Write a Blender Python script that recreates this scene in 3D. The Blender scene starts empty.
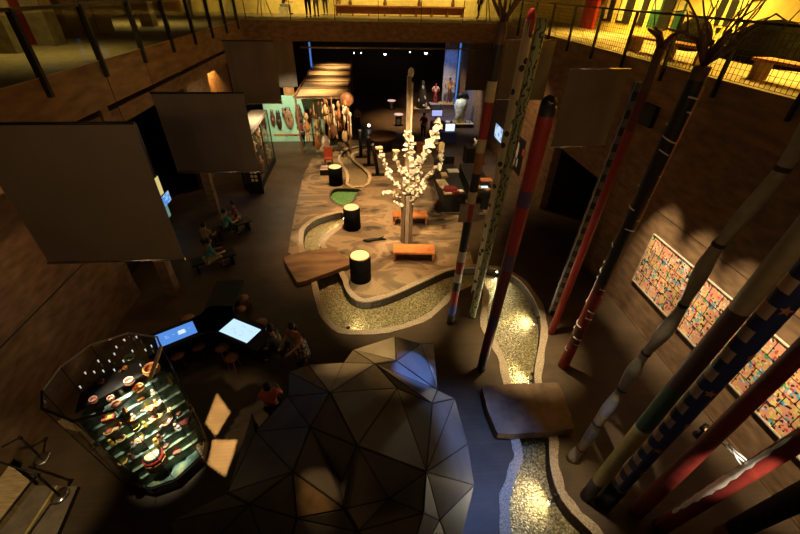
import bpy, bmesh, math, random
from mathutils import Vector, Matrix, geometry
random.seed(7)
PI = math.pi
SC = bpy.context.scene
COL = SC.collection

# ------------------------------------------------------------------ survey
# eye of the photographer on the gallery, used to survey where things stand
EYE = 8.5; FPX = 386.0
YAW, PIT, ROLL = math.radians(5.7), math.radians(36), math.radians(1.3)
_h = Vector((math.sin(YAW), math.cos(YAW), 0)); _r0 = Vector((math.cos(YAW), -math.sin(YAW), 0))
FW = math.cos(PIT)*_h + Vector((0, 0, -math.sin(PIT)))
_u0 = math.sin(PIT)*_h + Vector((0, 0, math.cos(PIT)))
RT = math.cos(ROLL)*_r0 + math.sin(ROLL)*_u0
UP = -math.sin(ROLL)*_r0 + math.cos(ROLL)*_u0
EP = Vector((0, 0, EYE))
def ray(px, py):
    return RT*((px-400)/FPX) + UP*((267-py)/FPX) + FW
def Z(px, py, z=0.0):
    d = ray(px, py); return EP + d*((z-EYE)/d.z)
def X(px, py, x):
    d = ray(px, py); return EP + d*(x/d.x)
def Yp(px, py, y):
    d = ray(px, py); return EP + d*(y/d.y)

# ------------------------------------------------------------------ materials
MATS = {}
def lin(c):
    return tuple(((v/12.92) if v <= .04045 else ((v+.055)/1.055)**2.4) for v in c)
def base_mat(name):
    m = bpy.data.materials.new(name); m.use_nodes = True
    nt = m.node_tree; b = nt.nodes['Principled BSDF']
    return m, nt, b
def mat(name, col, rough=.7, metal=0, noise=.25, scale=6, bump=0, spec=.3, stretch=None):
    """plain coloured surface broken up by procedural noise (linear colour)"""
    if name in MATS: return MATS[name]
    m, nt, b = base_mat(name)
    n = nt.nodes; l = nt.links
    tc = n.new('ShaderNodeTexCoord'); mp = n.new('ShaderNodeMapping')
    l.new(tc.outputs['Object'], mp.inputs['Vector'])
    if stretch: mp.inputs['Scale'].default_value = stretch
    nz = n.new('ShaderNodeTexNoise'); nz.inputs['Scale'].default_value = scale; nz.inputs['Detail'].default_value = 6
    l.new(mp.outputs['Vector'], nz.inputs['Vector'])
    cr = n.new('ShaderNodeValToRGB')
    lo = [max(0, c*(1-noise)) for c in col]; hi = [min(1, c*(1+noise)) for c in col]
    cr.color_ramp.elements[0].position = .3; cr.color_ramp.elements[1].position = .7
    cr.color_ramp.elements[0].color = (*lo, 1); cr.color_ramp.elements[1].color = (*hi, 1)
    l.new(nz.outputs['Fac'], cr.inputs['Fac']); l.new(cr.outputs['Color'], b.inputs['Base Color'])
    b.inputs['Roughness'].default_value = rough; b.inputs['Metallic'].default_value = metal
    b.inputs['Specular IOR Level'].default_value = spec
    if bump:
        bp = n.new('ShaderNodeBump'); bp.inputs['Strength'].default_value = bump; bp.inputs['Distance'].default_value = .02
        l.new(nz.outputs['Fac'], bp.inputs['Height']); l.new(bp.outputs['Normal'], b.inputs['Normal'])
    MATS[name] = m; return m
def emit(name, col, s, grid=None):
    if name in MATS: return MATS[name]
    m, nt, b = base_mat(name)
    b.inputs['Base Color'].default_value = (.02, .02, .02, 1)
    b.inputs['Emission Color'].default_value = (*col, 1); b.inputs['Emission Strength'].default_value = s
    if grid:
        n = nt.nodes; l = nt.links
        tc = n.new('ShaderNodeTexCoord'); v = n.new('ShaderNodeTexVoronoi'); v.inputs['Scale'].default_value = grid[0]
        v.distance = 'CHEBYCHEV'
        cr = n.new('ShaderNodeValToRGB'); cr.color_ramp.interpolation = 'CONSTANT'
        cr.color_ramp.elements[0].color = (*col, 1); cr.color_ramp.elements[1].color = (*grid[1], 1)
        cr.color_ramp.elements[1].position = grid[2]
        l.new(tc.outputs['Generated'], v.inputs['Vector']); l.new(v.outputs['Color'], cr.inputs['Fac'])
        l.new(cr.outputs['Color'], b.inputs['Emission Color'])
    MATS[name] = m; return m
def glass(name, tint=(.9, .95, .93), refl=.06):
    if name in MATS: return MATS[name]
    m = bpy.data.materials.new(name); m.use_nodes = True
    nt = m.node_tree; n = nt.nodes; l = nt.links
    n.clear(); o = n.new('ShaderNodeOutputMaterial'); mx = n.new('ShaderNodeMixShader')
    t = n.new('ShaderNodeBsdfTransparent'); t.inputs['Color'].default_value = (*tint, 1)
    g = n.new('ShaderNodeBsdfGlossy'); g.inputs['Roughness'].default_value = .03
    f = n.new('ShaderNodeLayerWeight'); f.inputs['Blend'].default_value = .5
    pw = n.new('ShaderNodeMath'); pw.operation = 'POWER'; pw.inputs[1].default_value = 4.5; l.new(f.outputs['Facing'], pw.inputs[0])
    ma = n.new('ShaderNodeMath'); ma.operation = 'MULTIPLY_ADD'; ma.inputs[1].default_value = .75; ma.inputs[2].default_value = refl*.5
    l.new(pw.outputs[0], ma.inputs[0]); l.new(ma.outputs[0], mx.inputs['Fac']); l.new(t.outputs[0], mx.inputs[1]); l.new(g.outputs[0], mx.inputs[2])
    l.new(mx.outputs[0], o.inputs['Surface']); MATS[name] = m; return m
def bands(name, stops, axis='Z', rough=.55, mottling=.25):
    """painted bands along a pole: stops = [(0..1, colour)], constant steps"""
    if name in MATS: return MATS[name]
    m, nt, b = base_mat(name); n = nt.nodes; l = nt.links
    tc = n.new('ShaderNodeTexCoord'); sp = n.new('ShaderNodeSeparateXYZ')
    l.new(tc.outputs['Generated'], sp.inputs[0])
    cr = n.new('ShaderNodeValToRGB'); cr.color_ramp.interpolation = 'CONSTANT'
    els = cr.color_ramp.elements
    els[0].position = 0; els[0].color = (*stops[0][1], 1)
    els[1].position = stops[1][0]; els[1].color = (*stops[1][1], 1)
    for p, c in stops[2:31]:
        e = els.new(p); e.color = (*c, 1)
    l.new(sp.outputs[axis], cr.inputs['Fac'])
    nz = n.new('ShaderNodeTexNoise'); nz.inputs['Scale'].default_value = 9; nz.inputs['Detail'].default_value = 5
    l.new(tc.outputs['Object'], nz.inputs['Vector'])
    r2 = n.new('ShaderNodeMapRange'); r2.inputs['To Min'].default_value = 1-mottling; r2.inputs['To Max'].default_value = 1+mottling
    l.new(nz.outputs['Fac'], r2.inputs['Value'])
    mu = n.new('ShaderNodeVectorMath'); mu.operation = 'SCALE'
    l.new(cr.outputs['Color'], mu.inputs[0]); l.new(r2.outputs[0], mu.inputs['Scale'])
    l.new(mu.outputs['Vector'], b.inputs['Base Color'])
    b.inputs['Roughness'].default_value = rough
    MATS[name] = m; return m
def cylcoords(nt, r, lean=(0, 0)):
    """(angle*r, z) coordinates around an upright pole"""
    n = nt.nodes; l = nt.links
    tc = n.new('ShaderNodeTexCoord'); sp = n.new('ShaderNodeSeparateXYZ'); l.new(tc.outputs['Object'], sp.inputs[0])
    ax = []
    for i, c_ in enumerate('XY'):
        q = n.new('ShaderNodeMath'); q.operation = 'MULTIPLY_ADD'; q.inputs[1].default_value = -lean[i]
        l.new(sp.outputs['Z'], q.inputs[0]); l.new(sp.outputs[c_], q.inputs[2]); ax.append(q.outputs[0])
    a = n.new('ShaderNodeMath'); a.operation = 'ARCTAN2'; l.new(ax[1], a.inputs[0]); l.new(ax[0], a.inputs[1])
    k = n.new('ShaderNodeMath'); k.operation = 'MULTIPLY'; k.inputs[1].default_value = r; l.new(a.outputs[0], k.inputs[0])
    c = n.new('ShaderNodeCombineXYZ'); l.new(k.outputs[0], c.inputs[0]); l.new(sp.outputs['Z'], c.inputs[1])
    return c.outputs[0]
def dotted(name, base, spot, r, scale, thr, rough=.55, kind='dots', third=None, lean=(0, 0)):
    if name in MATS: return MATS[name]
    m, nt, b = base_mat(name); n = nt.nodes; l = nt.links
    v = cylcoords(nt, r, lean)
    if kind == 'dots':
        t = n.new('ShaderNodeTexVoronoi'); t.inputs['Scale'].default_value = scale; t.voronoi_dimensions = '2D'
        t.inputs['Randomness'].default_value = .7
        l.new(v, t.inputs['Vector']); f = t.outputs['Distance']
    elif kind == 'vines':
        t = n.new('ShaderNodeTexWave'); t.inputs['Scale'].default_value = scale; t.inputs['Distortion'].default_value = 9
        t.inputs['Detail Scale'].default_value = 2.2
        l.new(v, t.inputs['Vector']); f = t.outputs['Fac']
    elif kind == 'check':
        t = n.new('ShaderNodeTexChecker'); t.inputs['Scale'].default_value = scale
        t.inputs['Color1'].default_value = (0, 0, 0, 1); t.inputs['Color2'].default_value = (1, 1, 1, 1)
        l.new(v, t.inputs['Vector']); f = t.outputs['Fac']
    elif kind == 'flag':
        sp = n.new('ShaderNodeSeparateXYZ'); l.new(v, sp.inputs[0])
        def M(op, a, b_):
            q = n.new('ShaderNodeMath'); q.operation = op
            for i, s_ in enumerate((a, b_)):
                if hasattr(s_, 'links') or not isinstance(s_, (int, float)): l.new(s_, q.inputs[i])
                else: q.inputs[i].default_value = s_
            return q.outputs[0]
        band = M('GREATER_THAN', M('FRACT', M('MULTIPLY', sp.outputs[1], scale), 0), .5)
        dark = M('MULTIPLY', M('GREATER_THAN', sp.outputs[0], -2.6*r), M('LESS_THAN', sp.outputs[0], .6*r))
        f = M('MULTIPLY', band, M('SUBTRACT', 1, dark))
    cr = n.new('ShaderNodeValToRGB'); cr.color_ramp.interpolation = 'CONSTANT'
    cr.color_ramp.elements[0].color = (*spot, 1); cr.color_ramp.elements[1].color = (*base, 1)
    cr.color_ramp.elements[1].position = thr
    if third:
        e = cr.color_ramp.elements.new(min(.98, thr+.3)); e.color = (*third, 1)
    l.new(f, cr.inputs['Fac']); l.new(cr.outputs['Color'], b.inputs['Base Color'])
    b.inputs['Roughness'].default_value = rough
    MATS[name] = m; return m

# ------------------------------------------------------------------ mesh builder
class MB:
    def __init__(s): s.v = []; s.f = []; s.m = []; s.smooth = []; s.mi = 0; s.sm = False
    def add(s, vs, fs):
        o = len(s.v); s.v += [Vector(p) for p in vs]
        for f in fs: s.f.append([i+o for i in f]); s.m.append(s.mi); s.smooth.append(s.sm)
        return s
    def box(s, c, d, rz=0, rot=None):
        c = Vector(c); R = rot or Matrix.Rotation(rz, 3, 'Z'); hx, hy, hz = d[0]/2, d[1]/2, d[2]/2
        vs = [c + R @ Vector((x, y, z)) for z in (-hz, hz) for x, y in ((-hx, -hy), (hx, -hy), (hx, hy), (-hx, hy))]
        return s.add(vs, [(3, 2, 1, 0), (4, 5, 6, 7), (0, 1, 5, 4), (1, 2, 6, 5), (2, 3, 7, 6), (3, 0, 4, 7)])
    def bbox(s, a, b):
        return s.box([(p+q)/2 for p, q in zip(a, b)], [abs(q-p) for p, q in zip(a, b)])
    def tube(s, pts, r, n=8, cap=True, smooth=True):
        pts = [Vector(p) for p in pts]; rs = r if isinstance(r, (list, tuple)) else [r]*len(pts)
        vs = []; fs = []; px = None
        for i, p in enumerate(pts):
            t = (pts[min(i+1, len(pts)-1)] - pts[max(i-1, 0)]).normalized()
            if px is None:
                px = t.orthogonal().normalized()
            px = (px - t*px.dot(t)).normalized(); py = t.cross(px)
            for k in range(n):
                a = 2*PI*k/n; vs.append(p + (px*math.cos(a) + py*math.sin(a))*rs[i])
        for i in range(len(pts)-1):
            for k in range(n):
                k2 = (k+1) % n; fs.append((i*n+k, i*n+k2, (i+1)*n+k2, (i+1)*n+k))
        old = s.sm; s.sm = smooth; s.add(vs, fs); s.sm = False
        if cap:
            o = len(s.v)-len(vs)
            s.f += [[o+k for k in reversed(range(n))], [o+(len(pts)-1)*n+k for k in range(n)]]; s.m += [s.mi]*2; s.smooth += [False]*2
        s.sm = old; return s
    def lathe(s, c, prof, n=16, rz=0, axis=None):
        """prof [(r,z)...] about c; closed when r=0"""
        c = Vector(c); Q = axis.to_track_quat('Z', 'Y').to_matrix() if axis is not None else Matrix.Identity(3)
        vs = []; fs = []
        for r, z in prof:
            for k in range(n):
                a = 2*PI*k/n + rz; vs.append(c + Q @ Vector((r*math.cos(a), r*math.sin(a), z)))
        for i in range(len(prof)-1):
            for k in range(n):
                k2 = (k+1) % n; fs.append((i*n+k, i*n+k2, (i+1)*n+k2, (i+1)*n+k))
        old = s.sm; s.sm = n > 8; s.add(vs, fs); s.sm = old; return s
    def prism(s, poly, z0, z1, smooth=False):
        n = len(poly); vs = [(p[0], p[1], z0) for p in poly] + [(p[0], p[1], z1) for p in poly]
        area = sum(poly[i][0]*poly[(i+1) % n][1]-poly[(i+1) % n][0]*poly[i][1] for i in range(n))
        idx = list(range(n)) if area > 0 else list(reversed(range(n)))
        fs = [tuple(reversed(idx)), tuple(i+n for i in idx)]
        for k in range(n):
            a, b = idx[k], idx[(k+1) % n]; fs.append((a, b, b+n, a+n))
        return s.add(vs, fs)
    def sphere(s, c, r, n=12, m=8, sc=(1, 1, 1)):
        c = Vector(c); vs = []; fs = []
        for i in range(m+1):
            t = PI*i/m
            for k in range(n):
                a = 2*PI*k/n
                vs.append(c + Vector((r*sc[0]*math.sin(t)*math.cos(a), r*sc[1]*math.sin(t)*math.sin(a), -r*sc[2]*math.cos(t))))
        for i in range(m):
            for k in range(n):
                k2 = (k+1) % n; fs.append((i*n+k, i*n+k2, (i+1)*n+k2, (i+1)*n+k))
        old = s.sm; s.sm = True; s.add(vs, fs); s.sm = old; return s
    def build(s, name, m, parent=None, origin=None, merge=True):
        """one mesh object; vertices are given in world space"""
        o0 = Vector((0, 0, 0))
        if parent is not None: o0 = wloc(parent)
        elif origin is not None: o0 = Vector(origin)
        me = bpy.data.meshes.new(name)
        me.from_pydata([tuple(p-o0) for p in s.v], [], s.f)
        ms = m if isinstance(m, (list, tuple)) else [m]
        for q in ms: me.materials.append(q)
        for p, i, sm in zip(me.polygons, s.m, s.smooth): p.material_index = min(i, len(ms)-1); p.use_smooth = sm
        if merge:
            bm = bmesh.new(); bm.from_mesh(me); bmesh.ops.remove_doubles(bm, verts=bm.verts, dist=1e-5); bm.to_mesh(me); bm.free()
        me.update()
        o = bpy.data.objects.new(name, me); COL.objects.link(o)
        if parent is not None: o.parent = parent
        else: o.location = o0
        return o
def wloc(o):
    p = Vector(o.location)
    while o.parent is not None: o = o.parent; p = p + Vector(o.location)
    return p
def tag(o, label, cat, group=None, kind=None):
    o['label'] = label; o['category'] = cat
    if group: o['group'] = group
    if kind: o['kind'] = kind
    return o
def thing(name, label, cat, loc, group=None):
    o = bpy.data.objects.new(name, None); o.empty_display_size = .1; COL.objects.link(o)
    o.location = Vector(loc); return tag(o, label, cat, group)
def struct(name, mb, m, **k):
    o = mb.build(name, m, **k)
    if o.parent is None: o['kind'] = 'structure'
    return o
def dup(o, loc, label=None, rz=0, parent=None):
    c = o.copy(); COL.objects.link(c)
    if parent is None:
        c.location = Vector(loc); c.rotation_euler.z = rz
        if label: c['label'] = label
    else: c.parent = parent
    for ch in list(o.children): dup(ch, None, parent=c)
    return c
def lamp(name, kind, loc, energy, col, target=None, size=.1, spot=60, blend=.5, square=False, sx=None, sy=None, spread=None):
    d = bpy.data.lights.new(name, kind); d.energy = energy; d.color = col
    if kind == 'AREA':
        d.size = sx or size
        if spread: d.spread = math.radians(spread)
        if sy: d.shape = 'RECTANGLE'; d.size_y = sy
    else: d.shadow_soft_size = size
    if kind == 'SPOT': d.spot_size = math.radians(spot); d.spot_blend = blend; d.use_square = square
    o = bpy.data.objects.new(name, d); COL.objects.link(o); o.location = Vector(loc)
    if target is not None:
        o.rotation_euler = (Vector(target)-Vector(loc)).to_track_quat('-Z', 'Y').to_euler()
    return o
WARM = (1, .62, .28); WARM2 = (1, .72, .40); YEL = (1, .66, .12); WHITE = (1, .93, .80); BLUE = (.16, .32, 1)
# ------------------------------------------------------------------ shared materials
M_conc = mat('brown_concrete', (.20, .115, .055), .75, noise=.35, scale=2.2, bump=.15, stretch=(1, 1, 3))
M_fascia = mat('fascia_concrete', (.22, .125, .055), .7, noise=.35, scale=3, stretch=(1, .4, 2))
M_dark = mat('dark_partition', (.018, .013, .010), .8)
M_black = mat('black_paint', (.010, .009, .008), .5)
M_metal = mat('dark_steel', (.03, .027, .025), .45, metal=.6)
M_chrome = mat('polished_steel', (.65, .62, .58), .2, metal=1, noise=.05)
M_slab = mat('slab_top', (.30, .22, .10), .6, noise=.2)
M_wood = mat('orange_wood', (.48, .17, .05), .45, noise=.4, scale=5, stretch=(1, 8, 8))
M_brownwood = mat('brown_wood', (.16, .075, .03), .5, noise=.4, scale=4, stretch=(6, 6, 1))
M_stone = mat('curb_stone', (.40, .30, .20), .8, noise=.5, scale=30, bump=.4)
M_bank = mat('bank_stone', (.06, .045, .03), .9, noise=.6, scale=18, bump=.6)
M_banner = mat('banner_cloth', (.19, .145, .105), .9, noise=.08, scale=1.2)
M_yellow = mat('yellow_brick_wall', (.72, .55, .16), .7, noise=.15, scale=3)

def floor_mat(name, c1, c2, planks=True):
    m, nt, b = base_mat(name); n = nt.nodes; l = nt.links
    tc = n.new('ShaderNodeTexCoord')
    nz = n.new('ShaderNodeTexNoise'); nz.inputs['Scale'].default_value = 1.3; nz.inputs['Detail'].default_value = 7
    l.new(tc.outputs['Object'], nz.inputs['Vector'])
    cr = n.new('ShaderNodeValToRGB'); cr.color_ramp.elements[0].position = .3; cr.color_ramp.elements[1].position = .72
    cr.color_ramp.elements[0].color = (*c1, 1); cr.color_ramp.elements[1].color = (*c2, 1)
    l.new(nz.outputs['Fac'], cr.inputs['Fac'])
    br = n.new('ShaderNodeTexBrick'); br.inputs['Scale'].default_value = 1
    br.inputs['Mortar Size'].default_value = .004; br.inputs['Brick Width'].default_value = 2.4; br.inputs['Row Height'].default_value = .085
    br.inputs['Color1'].default_value = (1, 1, 1, 1); br.inputs['Color2'].default_value = (.72, .72, .72, 1); br.inputs['Mortar'].default_value = (.35, .35, .35, 1)
    l.new(tc.outputs['Object'], br.inputs['Vector'])
    mx = n.new('ShaderNodeMixRGB'); mx.blend_type = 'MULTIPLY'; mx.inputs['Fac'].default_value = .45 if planks else .0
    l.new(cr.outputs['Color'], mx.inputs['Color1']); l.new(br.outputs['Color'], mx.inputs['Color2'])
    l.new(mx.outputs['Color'], b.inputs['Base Color'])
    b.inputs['Roughness'].default_value = .5; b.inputs['Specular IOR Level'].default_value = .25
    MATS[name] = m; return m
M_floor = floor_mat('floor_planks', (.062, .038, .019), (.105, .066, .034))

def map_mat():
    m, nt, b = base_mat('relief_map_floor'); n = nt.nodes; l = nt.links
    tc = n.new('ShaderNodeTexCoord'); mp = n.new('ShaderNodeMapping'); mp.inputs['Scale'].default_value = (.55, 1.0, 1)
    l.new(tc.outputs['Object'], mp.inputs['Vector'])
    a = n.new('ShaderNodeTexNoise'); a.inputs['Scale'].default_value = 1.0; a.inputs['Detail'].default_value = 5; a.inputs['Distortion'].default_value = .8
    l.new(mp.outputs['Vector'], a.inputs['Vector'])
    cr = n.new('ShaderNodeValToRGB'); e = cr.color_ramp.elements; cr.color_ramp.interpolation = 'LINEAR'
    e[0].position = .36; e[0].color = (.045, .03, .016, 1)
    e[1].position = .40; e[1].color = (.155, .10, .05, 1)
    for p, c in ((.50, (.19, .125, .065)), (.525, (.30, .20, .105)), (.60, (.32, .215, .115)), (.62, (.17, .11, .055)), (.72, (.24, .16, .085))):
        q = e.new(p); q.color = (*c, 1)
    l.new(a.outputs['Fac'], cr.inputs['Fac'])
    f = n.new('ShaderNodeTexNoise'); f.inputs['Scale'].default_value = 14; f.inputs['Detail'].default_value = 4
    l.new(tc.outputs['Object'], f.inputs['Vector'])
    r = n.new('ShaderNodeMapRange'); r.inputs['To Min'].default_value = .75; r.inputs['To Max'].default_value = 1.25
    l.new(f.outputs['Fac'], r.inputs['Value'])
    mu = n.new('ShaderNodeVectorMath'); mu.operation = 'SCALE'; l.new(cr.outputs['Color'], mu.inputs[0]); l.new(r.outputs[0], mu.inputs['Scale'])
    l.new(mu.outputs['Vector'], b.inputs['Base Color']); b.inputs['Roughness'].default_value = .6
    return m
M_map = map_mat()

def pebble_mat(name, cols, scale=16):
    m, nt, b = base_mat(name); n = nt.nodes; l = nt.links
    tc = n.new('ShaderNodeTexCoord'); v = n.new('ShaderNodeTexVoronoi'); v.inputs['Scale'].default_value = scale
    l.new(tc.outputs['Object'], v.inputs['Vector'])
    sp = n.new('ShaderNodeSeparateColor'); l.new(v.outputs['Color'], sp.inputs[0])
    cr = n.new('ShaderNodeValToRGB'); e = cr.color_ramp.elements
    e[0].color = (*cols[0], 1); e[1].color = (*cols[-1], 1)
    for i, c in enumerate(cols[1:-1]):
        q = e.new((i+1)/(len(cols)-1)); q.color = (*c, 1)
    l.new(sp.outputs[0], cr.inputs['Fac'])
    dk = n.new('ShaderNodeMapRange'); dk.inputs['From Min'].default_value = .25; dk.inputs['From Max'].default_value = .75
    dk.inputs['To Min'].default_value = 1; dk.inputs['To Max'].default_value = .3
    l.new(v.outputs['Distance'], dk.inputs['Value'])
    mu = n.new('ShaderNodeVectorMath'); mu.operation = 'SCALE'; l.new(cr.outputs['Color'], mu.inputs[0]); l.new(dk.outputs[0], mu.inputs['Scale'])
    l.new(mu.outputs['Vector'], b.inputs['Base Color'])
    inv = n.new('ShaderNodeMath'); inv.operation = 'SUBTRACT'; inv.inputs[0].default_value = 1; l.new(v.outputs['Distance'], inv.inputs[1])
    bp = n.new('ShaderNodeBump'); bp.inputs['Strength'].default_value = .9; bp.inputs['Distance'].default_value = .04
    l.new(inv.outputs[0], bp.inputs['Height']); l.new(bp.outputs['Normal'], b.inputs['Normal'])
    b.inputs['Roughness'].default_value = .35; b.inputs['Specular IOR Level'].default_value = .5
    MATS[name] = m; return m
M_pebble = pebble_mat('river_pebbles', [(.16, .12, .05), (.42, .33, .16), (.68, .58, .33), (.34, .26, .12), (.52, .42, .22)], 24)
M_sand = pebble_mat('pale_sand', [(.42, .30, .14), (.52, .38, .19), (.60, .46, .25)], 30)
M_green = mat('green_glass_mosaic', (.13, .30, .10), .35, noise=.4, scale=12)

# ------------------------------------------------------------------ floor with the winding channel
px_ = lambda L: [(Z(a, b).x, Z(a, b).y) for a, b in L]
def smooth_loop(P, k=2):
    for _ in range(k):
        Q = []
        for i in range(len(P)):
            a, b = Vector(P[i]), Vector(P[(i+1) % len(P)])
            Q += [tuple(a*.75+b*.25), tuple(a*.25+b*.75)]
        P = Q
    return P
channel = px_([(303,238),(305,228),(314,220),(330,215),(344,212),(347,221),(332,231),(321,240),(320,247),(330,262),(342,278),(345,290),(353,300),(366,303),(385,299),(405,291),(420,284),(435,277),(448,271),(465,268),(485,268),(500,270),(512,275),(523,284),(532,296),(538,308),(541,322),(540,340),(537,355),(534,372),(535,390),(542,410),(549,436),(549,460),(552,478),(558,495),(568,510),(580,522),(594,536),(610,556),
    (520,566),(512,540),(509,518),(509,502),(513,487),(518,472),(523,460),(522,448),(516,430),(513,405),(511,385),(507,366),(502,352),(494,340),(488,330),(486,315),(489,302),(489,290),(482,282),(472,281),(458,286),(447,295),(440,303),(430,313),(415,321),(395,327),(365,331),(345,330),(334,325),(327,315),(321,302),(319,288),(312,265),(304,250)])
channel = smooth_loop(channel, 1)
pond = smooth_loop(px_([(330,194.5),(334,189),(347,189),(362,190),(355,194.5),(353.5,201),(346,205),(340,205),(332.5,200.5)]), 1)
creek = smooth_loop(px_([(348,187),(350,176),(345,167),(339,159),(345,150),(360,146),(372,145),(372,149),(358,151),(350,155),(352,161),(362,168),(369,176),(367,186)]), 1)
mapz = px_([(341,284),(366,312),(395,311),(420,300),(446,283),(470,274),(474,266),(462,222),(446,190),(436,165),(428,146),(372,140),(322,140),(303,176),(294,216),(288,252)])
def inside(p, P):
    c = False; x, y = p
    for i in range(len(P)):
        (x1, y1), (x2, y2) = P[i-1], P[i]
        if (y1 > y) != (y2 > y) and x < (x2-x1)*(y-y1)/(y2-y1)+x1: c = not c
    return c
outer = [(-13, -7), (13, -7), (13, 42), (-13, 42)]
vs = []; es = []
for P in (outer, channel, pond, creek, mapz):
    o = len(vs); vs += [Vector(p) for p in P]; es += [(o+i, o+(i+1) % len(P)) for i in range(len(P))]
cv, ce, cf, *_ = geometry.delaunay_2d_cdt(vs, es, [], 0, 1e-5)
fl, mp_, beds = MB(), MB(), {}
for tri in cf:
    P = [cv[i] for i in tri]; c = (sum((p.x for p in P))/len(P), sum((p.y for p in P))/len(P))
    if inside(c, channel): k, z = 'ch', -.32
    elif inside(c, pond): k, z = 'pond', -.14
    elif inside(c, creek): k, z = 'creek', -.10
    elif inside(c, mapz): k, z = 'map', 0
    else: k, z = 'floor', 0
    mb = fl if k == 'floor' else mp_ if k == 'map' else beds.setdefault(k, MB())
    mb.add([(p.x, p.y, z) for p in P], [tuple(range(len(P)))])
struct('floor', fl, M_floor); struct('floor_map', mp_, M_map)
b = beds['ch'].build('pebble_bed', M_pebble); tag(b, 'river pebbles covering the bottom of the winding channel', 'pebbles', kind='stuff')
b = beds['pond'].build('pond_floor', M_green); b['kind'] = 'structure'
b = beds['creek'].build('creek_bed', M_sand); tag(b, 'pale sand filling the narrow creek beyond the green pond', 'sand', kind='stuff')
def banks(P, depth, name):
    mb = MB(); n = len(P)
    for i in range(n):
        a, c = P[i], P[(i+1) % n]
        mb.add([(a[0], a[1], 0), (c[0], c[1], 0), (c[0], c[1], -depth), (a[0], a[1], -depth)], [(0, 1, 2, 3)])
    struct(name, mb, M_bank)
banks(channel, .32, 'trim_1'); banks(pond, .14, 'trim_2'); banks(creek, .10, 'trim_3')
def curb(P, w, h, name, m):
    mb = MB(); n = len(P); ar = sum(P[i-1][0]*P[i][1]-P[i][0]*P[i-1][1] for i in range(n)); sg = 1 if ar > 0 else -1
    O = []
    for i in range(n):
        t = (Vector(P[(i+1) % n])-Vector(P[i-1])).normalized(); nn = Vector((t.y, -t.x))*sg
        O.append(Vector(P[i])+nn*w*(1+.12*math.sin(i*1.7)))
    for i in range(n):
        j = (i+1) % n; a, c, d, e = P[i], P[j], O[j], O[i]
        v = [(a[0], a[1], -.02), (c[0], c[1], -.02), (c[0], c[1], h), (a[0], a[1], h), (e[0], e[1], h*.6), (d[0], d[1], h*.6), (e[0], e[1], 0), (d[0], d[1], 0)]
        mb.add(v, [(1, 0, 3, 2), (2, 3, 4, 5), (5, 4, 6, 7)])
    struct(name, mb, m)
curb(channel, .20, .035, 'trim_4', M_stone)
curb(creek, .16, .05, 'trim_5', mat('pale_rim', (.55, .42, .26), .7, noise=.3, scale=10))
curb(pond, .10, .03, 'trim_6', mat('dark_rim', (.10, .09, .06), .6))
# still water over the pebbles
def water_mat():
    m = glass('still_water', (.97, .96, .90)); nt = m.node_tree; n = nt.nodes; l = nt.links
    w = n.new('ShaderNodeTexNoise'); w.inputs['Scale'].default_value = 5; bp = n.new('ShaderNodeBump'); bp.inputs['Strength'].default_value = .25
    l.new(w.outputs['Fac'], bp.inputs['Height'])
    for q in n:
        if q.type in ('BSDF_GLOSSY', 'LAYER_WEIGHT'): l.new(bp.outputs['Normal'], q.inputs['Normal'])
    return m
wb = MB()
for v_, f_ in ((beds['ch'].v, beds['ch'].f),): wb.add([(p.x, p.y, -.22) for p in v_], f_)
w = wb.build('water', water_mat()); tag(w, 'clear shallow water lying over the pebbles of the channel', 'water', kind='stuff')

# channel lights: small lamp heads on the bank
spots = [((438,273.5),(400,308)),((497,270.5),(497,300)),((539.5,317.5),(512,320)),((534.5,374),(514,378)),((557,495.5),(528,500)),((345,218),(318,236)),((347,328.5),(372,318))]
NEAR = ['beside the long front bench', 'at the bend nearest the counters', 'on the outer bank by the checked pole', 'just before the square bridge', 'below the square bridge by the bumpy pole', 'in the small arm beside the middle drum', 'under the front drum on the inner bank']
for i, (p, t) in enumerate(spots):
    a = Z(*p, -.06); q = Z(*t, -.32); d = (q-a); d.z = 0; d.normalize(); a = a + d*.05
    th = thing('channel_spotlight', 'small bright lamp head in the channel bank '+NEAR[i], 'spotlight', a, 'lamps along the channel')
    ax = (q-a).normalized()
    MB().lathe(a, [(0, -.06), (.04, -.06), (.045, .03), (.04, .035)], 10, axis=ax).build('housing', M_metal, th)
    MB().lathe(a+ax*.03, [(0, .004), (.036, .004), (.036, 0), (0, 0)], 10, axis=ax).build('lens', emit('lamp_lens', (1, .93, .75), 12), th)
    lamp('channel_lamp', 'SPOT', a+ax*.05+Vector((0, 0, .05)), (110, 170, 200, 150, 150, 90, 60)[i], (1, .86, .55), q+(q-a)*.9+Vector((0, 0, .25)), .03, 150, 1)

# ------------------------------------------------------------------ stone slabs bridging the channel
def rough_slab(pts, z0, z1, name, m, label):
    P = smooth_loop([(Z(a, b_, z1).x, Z(a, b_, z1).y) for a, b_ in pts], 1)
    Q = []
    for i in range(len(P)):
        a, c = Vector(P[i]), Vector(P[(i+1) % len(P)])
        k = max(1, int((c-a).length/.12))
        for j in range(k): Q.append(a.lerp(c, j/k)+Vector((random.uniform(-.012, .012), random.uniform(-.012, .012))))
    mb = MB().prism(Q, z0, z1); c = sum((Vector(q) for q in Q), Vector((0, 0)))/len(Q)
    o = mb.build(name, m, origin=(c.x, c.y, z0)); tag(o, label, 'stone slab'); return o
M_rock = mat('brown_slate', (.20, .12, .065), .65, noise=.45, scale=2.5, bump=.4)
M_rock2 = mat('orange_slate', (.24, .13, .06), .6, noise=.5, scale=1.6, bump=.3, stretch=(.5, 2, 1))
rough_slab([(283,258),(287,255),(331,246.5),(337,250),(352,262),(349,265),(300,283),(296,281)], .035, .20, 'stone_bridge', M_rock2, 'long brown slate slab bridging the channel in front of the two drums')
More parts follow.
